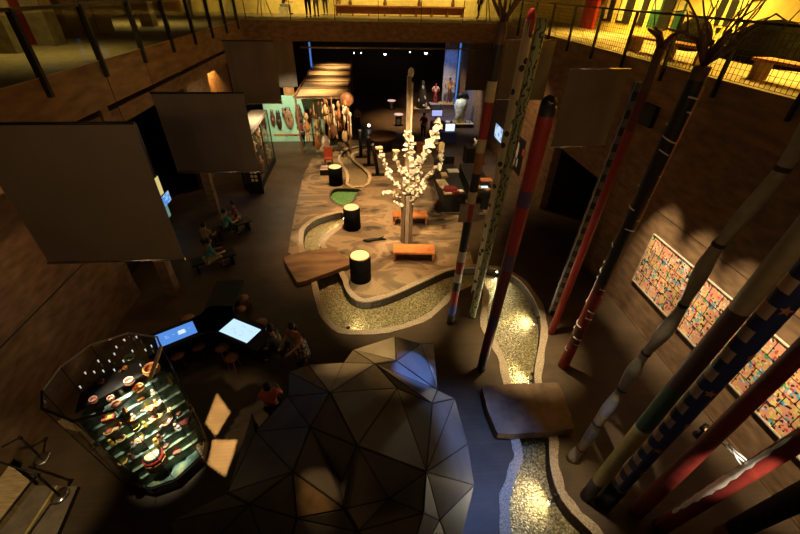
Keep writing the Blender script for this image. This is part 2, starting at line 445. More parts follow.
rough_slab([(481,387),(485,385),(555,382),(560,384),(575,426),(571,430),(500,435),(494,429)], .035, .26, 'stone_bridge', M_rock, 'squarish brown slate slab bridging the channel beside the faceted dome')

# ------------------------------------------------------------------ room shell
LX, RX = -6.35, 8.12
def bx(name, a, b_, m): return struct(name, MB().bbox(a, b_), m)
bx('wall_left', (-8.05, -7, 0), (-7.65, 10.65, 5.95), M_conc)
bx('wall_left_inner', (-11.2, 10.65, 0), (-11.0, 42, 5.95), M_dark)
bx('wall_left_end', (-11.2, 10.4, 0), (-8.05, 10.64, 5.95), M_conc)
bx('wall_right', (8.25, -7, 0), (8.6, 12.2, 5.95), M_conc)
bx('wall_right_far', (8.25, 16.0, 0), (8.6, 42, 5.95), M_conc)
bx('wall_right_lintel', (8.25, 12.2, 3.1), (8.6, 16.0, 5.95), M_conc)
bx('wall_right_recess', (11.5, 12.0, 0), (11.7, 16.2, 5.95), M_dark)
bx('wall_right_recess_near', (8.6, 12.0, 0), (11.5, 12.2, 5.95), M_dark)
bx('wall_right_recess_far', (8.6, 16.0, 0), (11.5, 16.2, 5.95), M_dark)
bx('wall_back', (-11, 41.0, 0), (8.25, 41.3, 5.95), M_black)
# gallery slabs (upper level) with their fascias
bx('floor_gallery_left', (-13, -7, 5.95), (LX, 25, 6.9), M_fascia)
bx('floor_gallery_right', (RX, -7, 5.95), (13, 25, 6.9), M_fascia)
bx('floor_gallery_bridge', (-13, 25, 5.95), (13, 42, 6.9), M_fascia)
bx('floor_gallery_left_top', (-13, -7, 6.9), (LX+.02, 25, 6.92), M_slab)
bx('floor_gallery_right_top', (RX-.02, -7, 6.9), (13, 25, 6.92), M_slab)
bx('floor_gallery_bridge_top', (-13, 24.98, 6.9), (13, 42, 6.92), M_slab)
# a ledge with pipes under the left gallery
bx('trim_7', (-7.6, -4, 5.38), (-6.46, 24.5, 5.78), M_conc)
bx('wall_left_far', (-8.4, 19.0, 0), (-8.2, 27.0, 5.95), M_conc)
bx('wall_gallery_left', (-12.9, -7, 6.92), (-12.7, 31, 10.5), mat('green_brown_wall', (.16, .13, .05), .8))
bx('wall_gallery_back', (-12.7, 31, 6.92), (12.3, 31.25, 10.5), M_yellow)
bx('wall_gallery_right', (12.1, -7, 6.92), (12.3, 31, 10.5), M_yellow)
# joint lines on the concrete walls
bx('trim_8', (-7.66, -7, 2.3), (-7.64, 10.65, 2.33), M_black)
bx('trim_9', (8.245, -7, 3.45), (8.25, 12.2, 3.462), M_black)
bx('trim_10', (8.24, -7, 0), (8.25, 12.2, .08), M_conc)
# columns under the left gallery
for k, p in enumerate([(219, 212), (178, 293)]):
    g = Z(*p); g.x -= .1
    bx('trim_%d' % (11+k), (g.x-.16, g.y-.16, 0), (g.x+.16, g.y+.16, 5.95), M_conc)
# ------------------------------------------------------------------ gallery railings
M_railglass = glass('rail_glass', (.80, .84, .78))
t = thing('glass_railing', 'dark steel and glass balustrade along the left gallery edge', 'railing', (LX, 9, 6.6))
ys = [4.6+2.18*i for i in range(10)]
for y in ys:
    MB().bbox((LX-.03, y-.05, 6.55), (LX+.09, y+.05, 8.05)).build('post', M_metal, t)
MB().bbox((LX-.04, 2, 8.0), (LX+.06, 24.9, 8.06)).build('handrail', M_metal, t)
for i in range(len(ys)-1):
    MB().bbox((LX+.0, ys[i]+.12, 6.93), (LX+.015, ys[i+1]-.12, 7.95)).build('glass_pane', M_railglass, t)
t = thing('glass_railing', 'nearly invisible glass balustrade along the far bridge', 'railing', (1, 25.05, 6.9))
for i in range(7):
    x = LX+.3+2.35*i
    MB().bbox((x-.02, 25.02, 6.7), (x+.02, 25.06, 7.95)).build('post', M_metal, t)
    if i < 6: MB().bbox((x+.06, 25.03, 6.93), (x+2.29, 25.04, 7.9)).build('glass_pane', glass('clear_rail_glass', (.95, .96, .93)), t)
t = thing('mesh_railing', 'steel railing with square wire mesh along the right gallery edge', 'railing', (RX, 12, 6.9))
ys = [5.0+1.95*i for i in range(11)]
for y in ys:
    MB().bbox((RX-.1, y-.03, 6.55), (RX-.02, y+.03, 8.05)).build('post', M_metal, t)
MB().bbox((RX-.09, 4, 8.02), (RX-.02, 24.9, 8.07)).build('handrail', M_metal, t)
for i in range(len(ys)-1):
    mb = MB(); y0, y1 = ys[i]+.05, ys[i+1]-.05
    for j in range(9): mb.bbox((RX-.062, y0, 6.96+.12*j), (RX-.054, y1, 6.968+.12*j))
    y = y0
    while y <= y1: mb.bbox((RX-.062, y, 6.96), (RX-.054, y+.008, 7.93)); y += .125
    mb.build('wire_mesh', M_metal, t, merge=False)

# ------------------------------------------------------------------ hanging screens over the hall
def banner(x0, x1, y, z0, z1, label, rz=0):
    t = thing('hanging_banner', label, 'banner', ((x0+x1)/2, y, z0), 'cloth screens hanging over the hall')
    mb = MB(); nx = 12
    vs = []
    for i in range(nx+1):
        x = x0+(x1-x0)*i/nx; s = .012*math.sin(i*1.1)
        vs += [(x, y+s, z0), (x, y+s, z1), (x, y+s+.012, z0), (x, y+s+.012, z1)]
    fs = []
    for i in range(nx):
        a = i*4; b = a+4
        fs += [(a, b, b+1, a+1), (b+2, a+2, a+3, b+3), (a+1, b+1, b+3, a+3), (b, a, a+2, b+2)]
    fs += [(0, 1, 3, 2), (nx*4+1, nx*4, nx*4+2, nx*4+3)]
    mb.add(vs, fs); mb.build('cloth', M_banner, t)
    for z in (z0, z1): MB().tube([(x0-.02, y, z), (x1+.02, y, z)], .022, 8).build('rail', M_chrome if z == z0 or x0 > 0 else M_metal, t)
    for x in (x0+.1, x1-.1): MB().tube([(x, y, z1), (x, y, 10.4)], .004, 5).build('suspension_wire', M_metal, t)
    return t
def banner_px(bl, br, tr, y, label, z1=None):
    a, b_, c = Yp(*bl, y), Yp(*br, y), Yp(*tr, y)
    return banner(a.x, b_.x, y, (a.z+b_.z)/2, z1 or c.z, label)
banner_px((49,263),(184,259),(130,123), 5.6, 'large dark hanging screen nearest on the left, above the glass case')
banner_px((178,173),(259,171),(243,93), 9.7, 'dark hanging screen between the nearest left one and the column')
banner_px((236,104),(282,103),(275,41), 18.0, 'dark hanging screen on the left just before the far bridge')
banner_px((270,87),(298,87),(296,41), 27.2, 'small dark hanging screen beyond the bridge above the mint green wall', 5.9)
banner_px((551,146),(604,147),(641,69), 10.0, 'wide dark hanging screen nearest on the right, with shining rails')
banner_px((497,99),(543,100),(552,40), 16.5, 'dark hanging screen behind the cream dotted pole')
banner_px((465,90),(488,90),(492,46), 27.4, 'narrow dark hanging screen beyond the bridge at the right wall', 5.75)

# ------------------------------------------------------------------ comic mural on the right wall
def mural_mat():
    m, nt, b = base_mat('comic_mural'); n = nt.nodes; l = nt.links
    tc = n.new('ShaderNodeTexCoord'); sp = n.new('ShaderNodeSeparateXYZ'); l.new(tc.outputs['Object'], sp.inputs[0])
    cb = n.new('ShaderNodeCombineXYZ'); l.new(sp.outputs['Y'], cb.inputs[0]); l.new(sp.outputs['Z'], cb.inputs[1])
    def vor(scale, seed, sx=1, sy=1):
        mp = n.new('ShaderNodeMapping'); mp.inputs['Location'].default_value = (seed, seed*.7, 0); mp.inputs['Scale'].default_value = (sx, sy, 1)
        l.new(cb.outputs[0], mp.inputs['Vector'])
        v = n.new('ShaderNodeTexVoronoi'); v.voronoi_dimensions = '2D'; v.inputs['Scale'].default_value = scale
        l.new(mp.outputs['Vector'], v.inputs['Vector'])
        s = n.new('ShaderNodeSeparateColor'); l.new(v.outputs['Color'], s.inputs[0]); return s
    def ramp(sock, stops):
        r = n.new('ShaderNodeValToRGB'); r.color_ramp.interpolation = 'CONSTANT'; e = r.color_ramp.elements
        e[0].position = 0; e[0].color = (*stops[0][1], 1); e[1].position = stops[1][0]; e[1].color = (*stops[1][1], 1)
        for p, c in stops[2:]:
            q = e.new(p); q.color = (*c, 1)
        l.new(sock, r.inputs['Fac']); return r.outputs['Color']
    pink, org, yel, tea, blk, grn, wht, red = (.85,.38,.26), (.90,.50,.18), (.90,.72,.25), (.12,.48,.62), (.03,.02,.025), (.14,.42,.12), (.88,.80,.68), (.65,.09,.07)
    big = vor(8, 3.1)
    c1 = ramp(big.outputs[0], [(0,pink),(.22,org),(.42,yel),(.56,pink),(.68,tea),(.76,wht),(.84,grn),(.90,org)])
    sm = vor(21, 9.7)
    c2 = ramp(sm.outputs[1], [(0,blk),(.14,pink),(.38,yel),(.52,wht),(.60,red),(.74,tea),(.82,org),(.95,blk)])
    pick = ramp(sm.outputs[2], [(0,(0,0,0)),(.45,(1,1,1))])
    mx = n.new('ShaderNodeMixRGB'); l.new(pick, mx.inputs['Fac']); l.new(c1, mx.inputs['Color1']); l.new(c2, mx.inputs['Color2'])
    br = n.new('ShaderNodeTexBrick'); br.inputs['Scale'].default_value = 1; br.inputs['Brick Width'].default_value = .36; br.inputs['Row Height'].default_value = .40
    br.inputs['Mortar Size'].default_value = .011; br.inputs['Color1'].default_value = (1,1,1,1); br.inputs['Color2'].default_value = (.8,.8,.8,1); br.inputs['Mortar'].default_value = (.03,.02,.02,1)
    l.new(cb.outputs[0], br.inputs['Vector'])
    mu = n.new('ShaderNodeMixRGB'); mu.blend_type = 'MULTIPLY'; mu.inputs['Fac'].default_value = 1
    l.new(mx.outputs[0], mu.inputs['Color1']); l.new(br.outputs['Color'], mu.inputs['Color2'])
    l.new(mu.outputs[0], b.inputs['Base Color']); b.inputs['Roughness'].default_value = .5
    return m
M_mural = mural_mat()
for (y1, y0), lb in zip([(8.86,7.12),(7.04,5.32),(5.24,3.52),(3.44,1.72)], ['farthest of the comic strip boards, clear of the poles but one', 'comic strip board behind the bumpy white pole and the striped poles', 'comic strip board seen between the striped poles and the red poles', 'nearest comic strip board, behind the leaning red poles']):
    t = thing('comic_mural', lb, 'mural', (8.22, (y0+y1)/2, 1.22), 'comic strip boards on the right wall')
    MB().bbox((8.205, y0, 1.24), (8.235, y1, 2.86)).build('picture_board', M_mural, t)
    f = MB(); f.bbox((8.19, y0-.02, 1.20), (8.249, y1+.02, 1.24)); f.bbox((8.19, y0-.02, 2.86), (8.249, y1+.02, 2.88))
    for y in (y0-.02, y1): f.bbox((8.19, y, 1.24), (8.249, y+.02, 2.86))
    f.build('frame', mat('pale_frame', (.5, .42, .3), .6), t)
o = MB().bbox((8.1, 10.62, 5.35), (8.25, 11.5, 5.92)).build('wall_speaker', M_black, origin=(8.2, 11, 5.35)); tag(o, 'black loudspeaker box high on the right wall between poles', 'speaker')

# ------------------------------------------------------------------ painted poles
def polepath(b_, t_, zt=None, zb=0.0):
    """foot on the ground, and the top where the pole was seen to end"""
    g = Z(*b_, zb); d = ray(*t_); k = (d.x*g.x+d.y*g.y)/(d.x**2+d.y**2); tp = EP+d*k
    if zt:
        tp = g+(tp-g)*((zt-zb)/(tp.z-zb))
    return g, tp
def ln(g, tp): return ((tp.x-g.x)/(tp.z-g.z), (tp.y-g.y)/(tp.z-g.z))
def pole(name, label, g, tp, r, m, wob=0, ends=(1, .9), rings=None, n=14, seg=24, cat='pole', cap=None):
    t = thing(name, label, cat, g)
    pts = []; rs = []
    for i in range(seg+1):
        f = i/seg; p = g.lerp(tp, f)
        if wob: p = p + Vector((math.sin(f*23), math.cos(f*19), 0))*wob
        pts.append(p); rs.append(r*(ends[0]+(ends[1]-ends[0])*f)*(1+(.12*math.sin(f*41) if wob else 0)))
    MB().tube(pts, rs, n).build('shaft', m, t)
    return t, pts, rs
red, dred, wh, blk, crm, grn, gry, blu = (.30,.025,.015), (.13,.02,.012), (.55,.47,.34), (.02,.017,.015), (.50,.41,.24), (.12,.14,.06), (.16,.15,.13), (.05,.07,.28)
# banded pole with a square board
g, tp = polepath((450,323),(503,22))
t, P, R = pole('painted_pole', 'pole banded red, white, orange and black with a square board on it', g, tp, .115,
    bands('bands_red_white', [(0,blk),(.05,blu),(.10,red),(.17,blk),(.21,wh),(.25,red),(.30,wh),(.34,blk),(.40,blk),(.46,red),(.52,crm),(.56,blk),(.62,(.3,.13,.04)),(.68,crm),(.72,red),(.82,crm),(.87,blk),(.95,(.12,.06,.03))]))
c = Yp(469, 213, g.y-.1)
bd = MB(); bd.box((c.x, c.y, c.z), (.50, .05, .50)); bd.box((c.x+.33, c.y, c.z-.14), (.16, .05, .12)); bd.box((c.x+.30, c.y, c.z+.06), (.10, .05, .08))
bd.build('square_board', mat('pale_board', (.30, .25, .17), .7), t)
for k in range(5):
    a = k*1.3; MB().tube([tp, tp+Vector((.25*math.cos(a), .25*math.sin(a), .35)), tp+Vector((.5*math.cos(a), .45*math.sin(a), .6+.1*k))], [.04,.03,.012], 6).build('root_branch', M_brownwood, t)
# cream pole with black dots
g, tp = polepath((474,293),(531,18))
t, P, R = pole('painted_pole', 'cream pole with black dots and a red tip', g, tp, .12, dotted('cream_dots', (.52,.44,.28), (.02,.02,.02), .12, 2.8, .20, lean=ln(g, tp)), ends=(.9, 1))
MB().lathe(P[-1], [(.118, -.30), (.122, 0), (.06, .16), (0, .2)], 14).build('red_tip', mat('red_paint', red, .5), t)
# green vine pole
g, tp = polepath((472,317),(543,18))
t, P, R = pole('painted_pole', 'pale green pole with black vine drawing, right of the dotted one', g, tp, .115, dotted('green_vines', (.30,.33,.15), (.03,.035,.015), .115, 2.2, .22, kind='vines', lean=ln(g, tp)), ends=(.9, 1))
# red pole with black cap
g, tp = polepath((481,369),(549,104))
t, P, R = pole('painted_pole', 'dark red pole with a rounded black top before the wide right screen', g, tp, .125,
    bands('bands_dark_red', [(0,blk),(.10,dred),(.24,(.05,.04,.11)),(.30,dred),(.50,(.10,.06,.12)),(.56,red),(.72,(.07,.04,.10)),(.77,red),(.97,blk)]), ends=(.95, 1.15))
MB().sphere(P[-1], R[-1], 14, 8).build('cap', M_black, t)
MB().lathe(P[-1]+Vector((-.02, -.10, .06)), [(0, .012), (.05, .01), (.05, 0)], 10, axis=Vector((0, -.6, .8))).build('eye_hole', mat('grey_dot', (.3, .26, .2), .6), t)
# grey patterned pole
g, tp = polepath((552,313),(640,82))
t, P, R = pole('painted_pole', 'grey and black checked pole with a light wire down its side', g, tp, .125, dotted('grey_check', (.20,.19,.17), (.03,.028,.026), .125, 5.2, .5, kind='check', lean=ln(g, tp)))
MB().tube([p+Vector((-.12, -.05, 0)) for p in P], .014, 6).build('wire', mat('grey_wire', (.5,.5,.5), .4), t)
# dark red pole with roots on top
g, tp = polepath((551,333),(661,48))
t, P, R = pole('painted_pole', 'thin dark red pole beside the checked one, forked brown top', g, tp, .10, bands('bands_red2', [(0,red),(.80,dred),(.90,(.12,.06,.03)),(.96,(.16,.08,.04))]))
for k in range(4):
    a = k*1.6; MB().tube([tp, tp+Vector((.15*math.cos(a), .15*math.sin(a), .2)), tp+Vector((.4*math.cos(a), .35*math.sin(a), .3))], [.07,.05,.02], 6).build('root_branch', M_brownwood, t)
# red and black pole with white loops and a tangle of branches on top
g, tp = polepath((563,366),(703,66))
t, P, R = pole('painted_pole', 'pole red below and black above with white loops and branches on top', g, tp, .14,
    bands('bands_red_black', [(0,red),(.12,dred),(.20,red),(.36,dred),(.40,blk),(.97,(.15,.08,.04))]), ends=(1, .92))
for k in range(28):
    f = .10+.031*k; c = g.lerp(tp, f); R_ = .146*(1-.08*f); til = Vector((random.uniform(-.5,.5), random.uniform(-.3,.3), 1)).normalized()
    q = til.to_track_quat('Z', 'Y').to_matrix(); a0 = random.uniform(1.9, 2.3); sp_ = random.uniform(1.0, 1.6) if k % 4 else 3.0
    MB().tube([c+q@Vector((R_*math.cos(a0+sp_*j/10), R_*math.sin(a0+sp_*j/10), 0)) for j in range(11)], .014, 6).build('white_loop', mat('white_cord', (.75,.70,.58), .6), t)
MB().tube([g.lerp(tp, .30+.06*i)+Vector((.118, -.075, 0)) for i in range(12)], .024, 6).build('orange_strip', mat('orange_strip', (.70,.33,.12), .5), t)
rng = random.Random(3)
for k in range(15):
    a = k*.53+.2; L = rng.uniform(.7, 1.3); q = [tp]
    for j in range(1, 6):
        f = j/5; q.append(tp+Vector((math.cos(a)*L*f+rng.uniform(-.07,.07), math.sin(a)*L*f*.7+rng.uniform(-.07,.07), .15+f*rng.uniform(.3,1.0)+(.5*f if k % 3 == 0 else 0))))
    MB().tube(q, [.035,.024,.017,.013,.010,.006], 6).build('root_branch', M_brownwood, t)
# bumpy white pole
g, tp = polepath((572,460),(798,138), 9.6)
t = thing('bumpy_pole', 'bumpy white wooden pole with black rings, foot near the stone bridge', 'pole', g)
pts, rs = [], []; N = 90
for i in range(N+1):
    f = i/N; p = g.lerp(tp, f); s = f*9
    pts.append(p+Vector((math.sin(s*2*PI*.5)*.035, math.cos(s*2.4)*.03, 0)))
    rs.append(.105*(1-.36*f)*(1+.17*math.cos(s*2*PI)+.10*math.sin(s*5.1)))
MB().tube(pts, rs, 14).build('shaft', bands('bumpy_white', [(0,(.42,.36,.26)),(.10,(.28,.28,.36)),(.15,(.42,.36,.26)),(.20,(.26,.27,.38)),(.25,(.42,.36,.26)),(.5,(.36,.31,.20)),(.75,(.33,.30,.18))], mottling=.35), t)
for k in range(1, 10):
    i = int((k-.5)/9*N); q = (pts[i+1]-pts[i]).normalized()
    MB().lathe(pts[i], [(rs[i]+.008, -.03), (rs[i]+.012, 0), (rs[i]+.008, .03)], 14, axis=q).build('ring', mat('dark_ring', (.05,.03,.02) , .6) if k > 1 else mat('red_ring', (.25,.03,.02), .6), t)
# yellow green pole on a dark foot
g, tp = polepath((586,497),(800,236), 9.6)
t, P, R = pole('painted_pole', 'pole with black foot, yellow lower part, green and brown above', g, tp, .13,
    bands('bands_yellow_green', [(0,blk),(.075,(.42,.32,.08)),(.27,(.5,.42,.2)),(.285,(.03,.06,.025)),(.40,(.06,.025,.015)),(.56,(.30,.24,.13)),(.70,blk),(.78,(.28,.24,.12))]), ends=(.95, .85))
# stars and stripes like pole
g, tp = polepath((604,503),(800,283), 9.6)
t, P, R = pole('painted_pole', 'pole checked blue and white with orange stars, beside the yellow one', g, tp, .155,
    dotted('blue_check', (.60,.42,.30), (.03,.04,.15), .17, 2.5, .5, kind='flag', lean=ln(g, tp)), ends=(.9, .95))
MB().tube([g, g.lerp(tp, .085)], .16, 14).build('foot', M_black, t)
def star(c, r, ax, h=.006):
    q = ax.to_track_quat('Z', 'Y').to_matrix(); pl = [q@Vector(((r if i % 2 == 0 else r*.42)*math.cos(PI/2+i*PI/5), (r if i % 2 == 0 else r*.42)*math.sin(PI/2+i*PI/5), 0)) for i in range(10)]
    v = [c+p for p in pl]+[c+p+ax*h for p in pl]; f = [tuple(range(10, 20))]+[(i, (i+1) % 10, 10+(i+1) % 10, 10+i) for i in range(10)]
    return v, f
for k in range(9):
    i = 2+2*k; a = -1.85+(.42 if k % 2 else -.2); ax = Vector((math.cos(a), math.sin(a), 0))
    v, f = star(P[i]+ax*(R[i]-.004), .075, ax); MB().add(v, f).build('star', mat('orange_star', (.55,.22,.10), .6), t)
# two red poles and the black one in the corner
M_redpole = bands('bands_red_rough', [(0,(.20,.03,.02)),(.07,(.26,.035,.02)),(.16,(.20,.022,.014)),(.30,(.26,.03,.018)),(.45,(.18,.02,.012)),(.7,(.22,.03,.02))], mottling=.5)
g, tp = polepath((636,513),(800,352), 9.4)
tA, PA, RA = pole('painted_pole', 'long dark red pole, upper end of the white straps, without any streak', g, tp, .135, M_redpole, ends=(1, .60))
g, tp = polepath((660,527),(800,440), 9.0)
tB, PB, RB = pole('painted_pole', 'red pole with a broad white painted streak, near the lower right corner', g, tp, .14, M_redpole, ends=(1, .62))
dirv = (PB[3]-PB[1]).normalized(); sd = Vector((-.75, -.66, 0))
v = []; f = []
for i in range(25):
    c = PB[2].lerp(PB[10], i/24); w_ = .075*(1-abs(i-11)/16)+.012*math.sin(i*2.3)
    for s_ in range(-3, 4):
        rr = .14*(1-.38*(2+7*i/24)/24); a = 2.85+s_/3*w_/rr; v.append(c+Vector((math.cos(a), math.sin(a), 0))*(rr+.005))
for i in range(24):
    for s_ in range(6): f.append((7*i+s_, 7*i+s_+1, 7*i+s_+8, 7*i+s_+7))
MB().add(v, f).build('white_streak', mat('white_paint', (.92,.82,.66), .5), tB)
M_strap = mat('white_strap', (.9,.9,.9), .6)
def nearpole(P, px, py):
    """point seen at this spot, as far away as the pole there"""
    best = None
    for i in range(len(P)-1):
        for k in range(8):
            p = P[i].lerp(P[i+1], k/8); d = p-EP; w_ = d.dot(FW)
            q = (400+FPX*d.dot(RT)/w_-px)**2+(267-FPX*d.dot(UP)/w_-py)**2
            if best is None or q < best[0]: best = (q, w_)
    return EP+ray(px, py)*best[1]
sa, sb = nearpole(PA, 719, 440), nearpole(PB, 745, 466)
st_ = thing('white_strap', 'pair of crossed white straps stretched between the two red poles', 'strap', (sa+sb)/2)
for (a, b_) in (((719,440),(746,463)), ((733,451),(743,467)), ((728,444),(747,460))):
    p, q = nearpole(PA if a[0] < 730 else PB, *a), nearpole(PB, *b_)
    MB().tube([p, p.lerp(q, .5)+Vector((0, 0, -.015)), q], .014, 6).build('strap_band', M_strap, st_)
g, tp = polepath((722,536),(806,494), 6.5)
t, P, R = pole('painted_pole', 'thick black pole with pale marks and an orange foot in the lower right corner', g, tp, .21, dotted('black_marks', (.018,.017,.016), (.11,.10,.09), .21, 3.2, .10, lean=ln(g, tp)), ends=(.7, 1.1))
MB().tube([g, g.lerp(tp, .06)], [.155, .155], 12).build('foot', mat('orange_foot', (.35,.12,.03), .6), t)
# little floor lamp of the mural wall
c = X(708, 424, 7.6)
c = Vector((7.55, Z(700, 430, .5).y, .0)); c = Z(706, 428, .35)
t = thing('floor_spotlight', 'small dark floodlight with a glowing bulb between pole and comic boards', 'spotlight', (c.x, c.y, 0))
MB().lathe((c.x, c.y, 0), [(0, 0), (.14, 0), (.14, .03), (.03, .05), (.03, .26), (0, .26)], 12).build('stand', M_metal, t)
MB().lathe(c, [(0, -.12), (.07, -.12), (.1, .06), (.085, .06)], 12, axis=Vector((.9, .2, .4))).build('housing', M_metal, t)
MB().sphere(c+Vector((-.06, -.08, .04)), .045, 8, 6).build('bulb', emit('glow_orange', (1, .45, .15), 1.2), t)
# ------------------------------------------------------------------ glass case
CP = [(-5.24,4.27),(-5.03,3.93),(-4.44,3.68),(-3.92,3.83),(-3.65,4.37),(-3.76,5.09),(-3.93,5.35),(-4.50,5.49),(-5.03,5.23),(-5.25,4.75)]
CB = [(-5.20,4.30),(-5.02,4.16),(-4.48,4.02),(-4.05,4.16),(-3.70,4.62)]+CP[5:]
CZ = 3.2; cc = Vector((-4.45, 4.65, 0))
case = thing('glass_display_case', 'tall many-sided glass display case crowded with small objects', 'display case', cc)
M_cg = glass('case_glass', (.93, .96, .95))
ins = lambda k: [(cc.x+(x-cc.x)*k, cc.y+(y-cc.y)*k) for x, y in CB]
MB().prism(ins(1.0), 0, .30).build('base', M_black, case)
def fl_case():
    m, nt, b = base_mat('case_floor'); n = nt.nodes; l = nt.links
    tc = n.new('ShaderNodeTexCoord'); v = n.new('ShaderNodeTexNoise'); v.inputs['Scale'].default_value = 4; v.inputs['Detail'].default_value = 3
    l.new(tc.outputs['Object'], v.inputs['Vector']); r = n.new('ShaderNodeValToRGB'); e = r.color_ramp.elements
    e[0].position = .35; e[0].color = (.03, .055, .042, 1); e[1].position = .65; e[1].color = (.20, .22, .10, 1)
    q = e.new(.5); q.color = (.09, .14, .105, 1); l.new(v.outputs['Fac'], r.inputs['Fac']); l.new(r.outputs[0], b.inputs['Base Color'])
    b.inputs['Roughness'].default_value = .25; return m
MB().prism(ins(.975), .30, .35).build('case_floor', fl_case(), case)
M_edge = mat('case_edge', (.45,.47,.42), .4)
for i in range(len(CP)):
    a, b_ = CP[i], CP[(i+1) % len(CP)]; a0, b0 = CB[i], CB[(i+1) % len(CP)]
    if i < 9 or True:
        g1 = MB(); v0, v1 = Vector((*a, 0)), Vector((*b_, 0))
        nn = Vector((v1.y-v0.y, v0.x-v1.x, 0)).normalized()*.012
        g1.add([Vector((*a0, .1)), Vector((*b0, .1)), v1+Vector((0,0,CZ)), v0+Vector((0,0,CZ))], [(0, 1, 2, 3)])
        g1.build('glass_pane', M_cg, case)
    dark = i in (0, 1, 2)
    MB().tube([(*a, CZ), (*b_, CZ)], .022 if dark else .016, 6, smooth=False).build('top_rail', M_black if dark else M_edge, case)
    MB().tube([(*a0, .1), (*a, CZ)], .007, 5).build('corner_post', M_metal, case)
# bright broad rail on the right of the opening, shelf and partition inside
MB().tube([(*CP[4], CZ), (*CP[5], CZ)], .035, 6, smooth=False).build('top_rail', mat('pale_rail', (.6,.5,.32), .4), case)
# high dark shelf across the rear half
SZ = 2.5
s0 = Z(75, 412, SZ); s1 = Z(152, 370, SZ)
shp = [(s0.x+.06, s0.y+.0), (s1.x-.02, s1.y)]
rear = [(cc.x+(x-cc.x)*.985, cc.y+(y-cc.y)*.985) for x, y in CP]
rear = [p for p in rear if (s1.x-s0.x)*(p[1]-s0.y)-(s1.y-s0.y)*(p[0]-s0.x) > .05]
_a0 = math.atan2(s1.y-s0.y, s1.x-s0.x)
rear.sort(key=lambda p: (math.atan2(p[1]-(s0.y+s1.y)/2, p[0]-(s0.x+s1.x)/2)-_a0) % (2*PI))
SHELF = [(s0.x, s0.y), (s1.x, s1.y)]+rear
MB().prism([(s0.x, s0.y), (s1.x, s1.y)]+rear, SZ-.04, SZ).build('shelf', M_black, case)
du = Vector((s1.x-s0.x, s1.y-s0.y)).normalized(); dn = Vector((du.y, -du.x))
def clipd(P, dmax):
    out = []; f = lambda p: (p[0]-s0.x)*dn.x+(p[1]-s0.y)*dn.y-dmax
    for i in range(len(P)):
        a, b_ = P[i], P[(i+1) % len(P)]; fa, fb = f(a), f(b_)
        if fa <= 0: out.append(a)
        if fa*fb < 0: k = fa/(fa-fb); out.append((a[0]+(b_[0]-a[0])*k, a[1]+(b_[1]-a[1])*k))
    return out
TIER = [(SZ, SHELF)]
M_tier = [mat('tier_dark', (.13,.20,.165), .5, noise=.8, scale=7), mat('tier_teal', (.14,.21,.17), .4, noise=.8, scale=7), mat('tier_green', (.16,.22,.13), .35, noise=.6, scale=6)]
for k in range(8):
    z, d_ = 2.26-.238*k, .075+.067*k
    pl = clipd([(cc.x+(x-cc.x)*.93, cc.y+(y-cc.y)*.93) for x, y in CB], d_); TIER.append((z, pl))
    MB().prism(pl, .351, z).build('display_step', M_tier[(0, 1, 0, 2, 1, 0, 2, 2)[k]], case)
TIER.append((.35, [(cc.x+(x-cc.x)*.93, cc.y+(y-cc.y)*.93) for x, y in CB]))
def tier(px, py):
    for z, pl in TIER:
        p = Z(px, py, z)
        if inside((p.x, p.y), pl): return z
    return None
for k, (px, py) in enumerate([(86,374),(95,373),(104,372),(115,371),(115,355),(124,362),(117,348),(99,362),(125,341),(137,338),(146,351),(110,362),(133,352),(81,388),(141,366),(152,347)]):
    p = Z(px, py, SZ); MB().lathe((p.x, p.y, SZ), [(0, 0), (.010, 0), (.010, .04), (.016, .05), (0, .06)], 6).build('glowing_dot', emit('dot_glow', (1,.95,.8), .7), case)  # small white dots, their glow put into the material

# pots and small objects in the case
M_clay = mat('orange_clay', (.55,.24,.08), .6, noise=.25); M_clay2 = mat('brown_clay', (.20,.08,.04), .5); M_clay3 = mat('pink_clay', (.48,.22,.15), .6)
def pot(px, py, z, r, label, m, name='clay_pot', tall=1.0, group=None):
    p = Z(px, py, z); t = thing(name, label, 'pot', (p.x, p.y, z), group)
    h = r*1.3*tall
    MB().lathe((p.x, p.y, z), [(0, 0), (r*.55, 0), (r*.95, h*.35), (r, h*.6), (r*.82, h*.9), (r*.88, h), (r*.76, h*.98), (r*.72, h*.85), (r*.85, h*.5), (0, h*.12)], 18).build('body', m, t)
    MB().lathe((p.x, p.y, z), [(r*.88, h*.98), (r*.93, h*1.02), (r*.86, h*1.06), (r*.78, h*1.0)], 18).build('rim', m, t)
G = SZ
pot(153, 372, G, .15, 'largest orange clay bowl, at the right end of the high shelf in the glass case', M_clay, 'clay_bowl', .7)
pot(140, 390, 2.262, .10, 'orange clay bowl second from the right on the edge of the glass case shelf', M_clay, 'clay_bowl', .8)
pot(131, 384, G, .085, 'clay jug with dark mouth just left of the two orange bowls in the glass case', M_clay3, 'clay_jug', 1.1)
pot(118, 407, 2.262, .085, 'brown clay pot with a black mouth halfway along the glass case shelf', M_clay2)
pot(112, 400, G, .06, 'small pinkish clay pot behind the black-mouthed one in the glass case', M_clay3)
pot(95, 402, G, .07, 'pinkish pot with a stub handle left of the middle in the glass case', M_clay3)
p = Z(130, 359, SZ); t = thing('oval_dish', 'pale green oval dish on the dark shelf of the glass case', 'dish', (p.x, p.y, SZ))
MB().lathe((p.x, p.y, SZ), [(0, .01), (.06, .01), (.10, .05), (.092, .05), (.055, .022), (0, .022)], 18).build('bowl', mat('green_glaze', (.35,.5,.40), .25), t)
MB().box((p.x, p.y, SZ+.035), (.15, .012, .012)).build('divider', M_black, t)
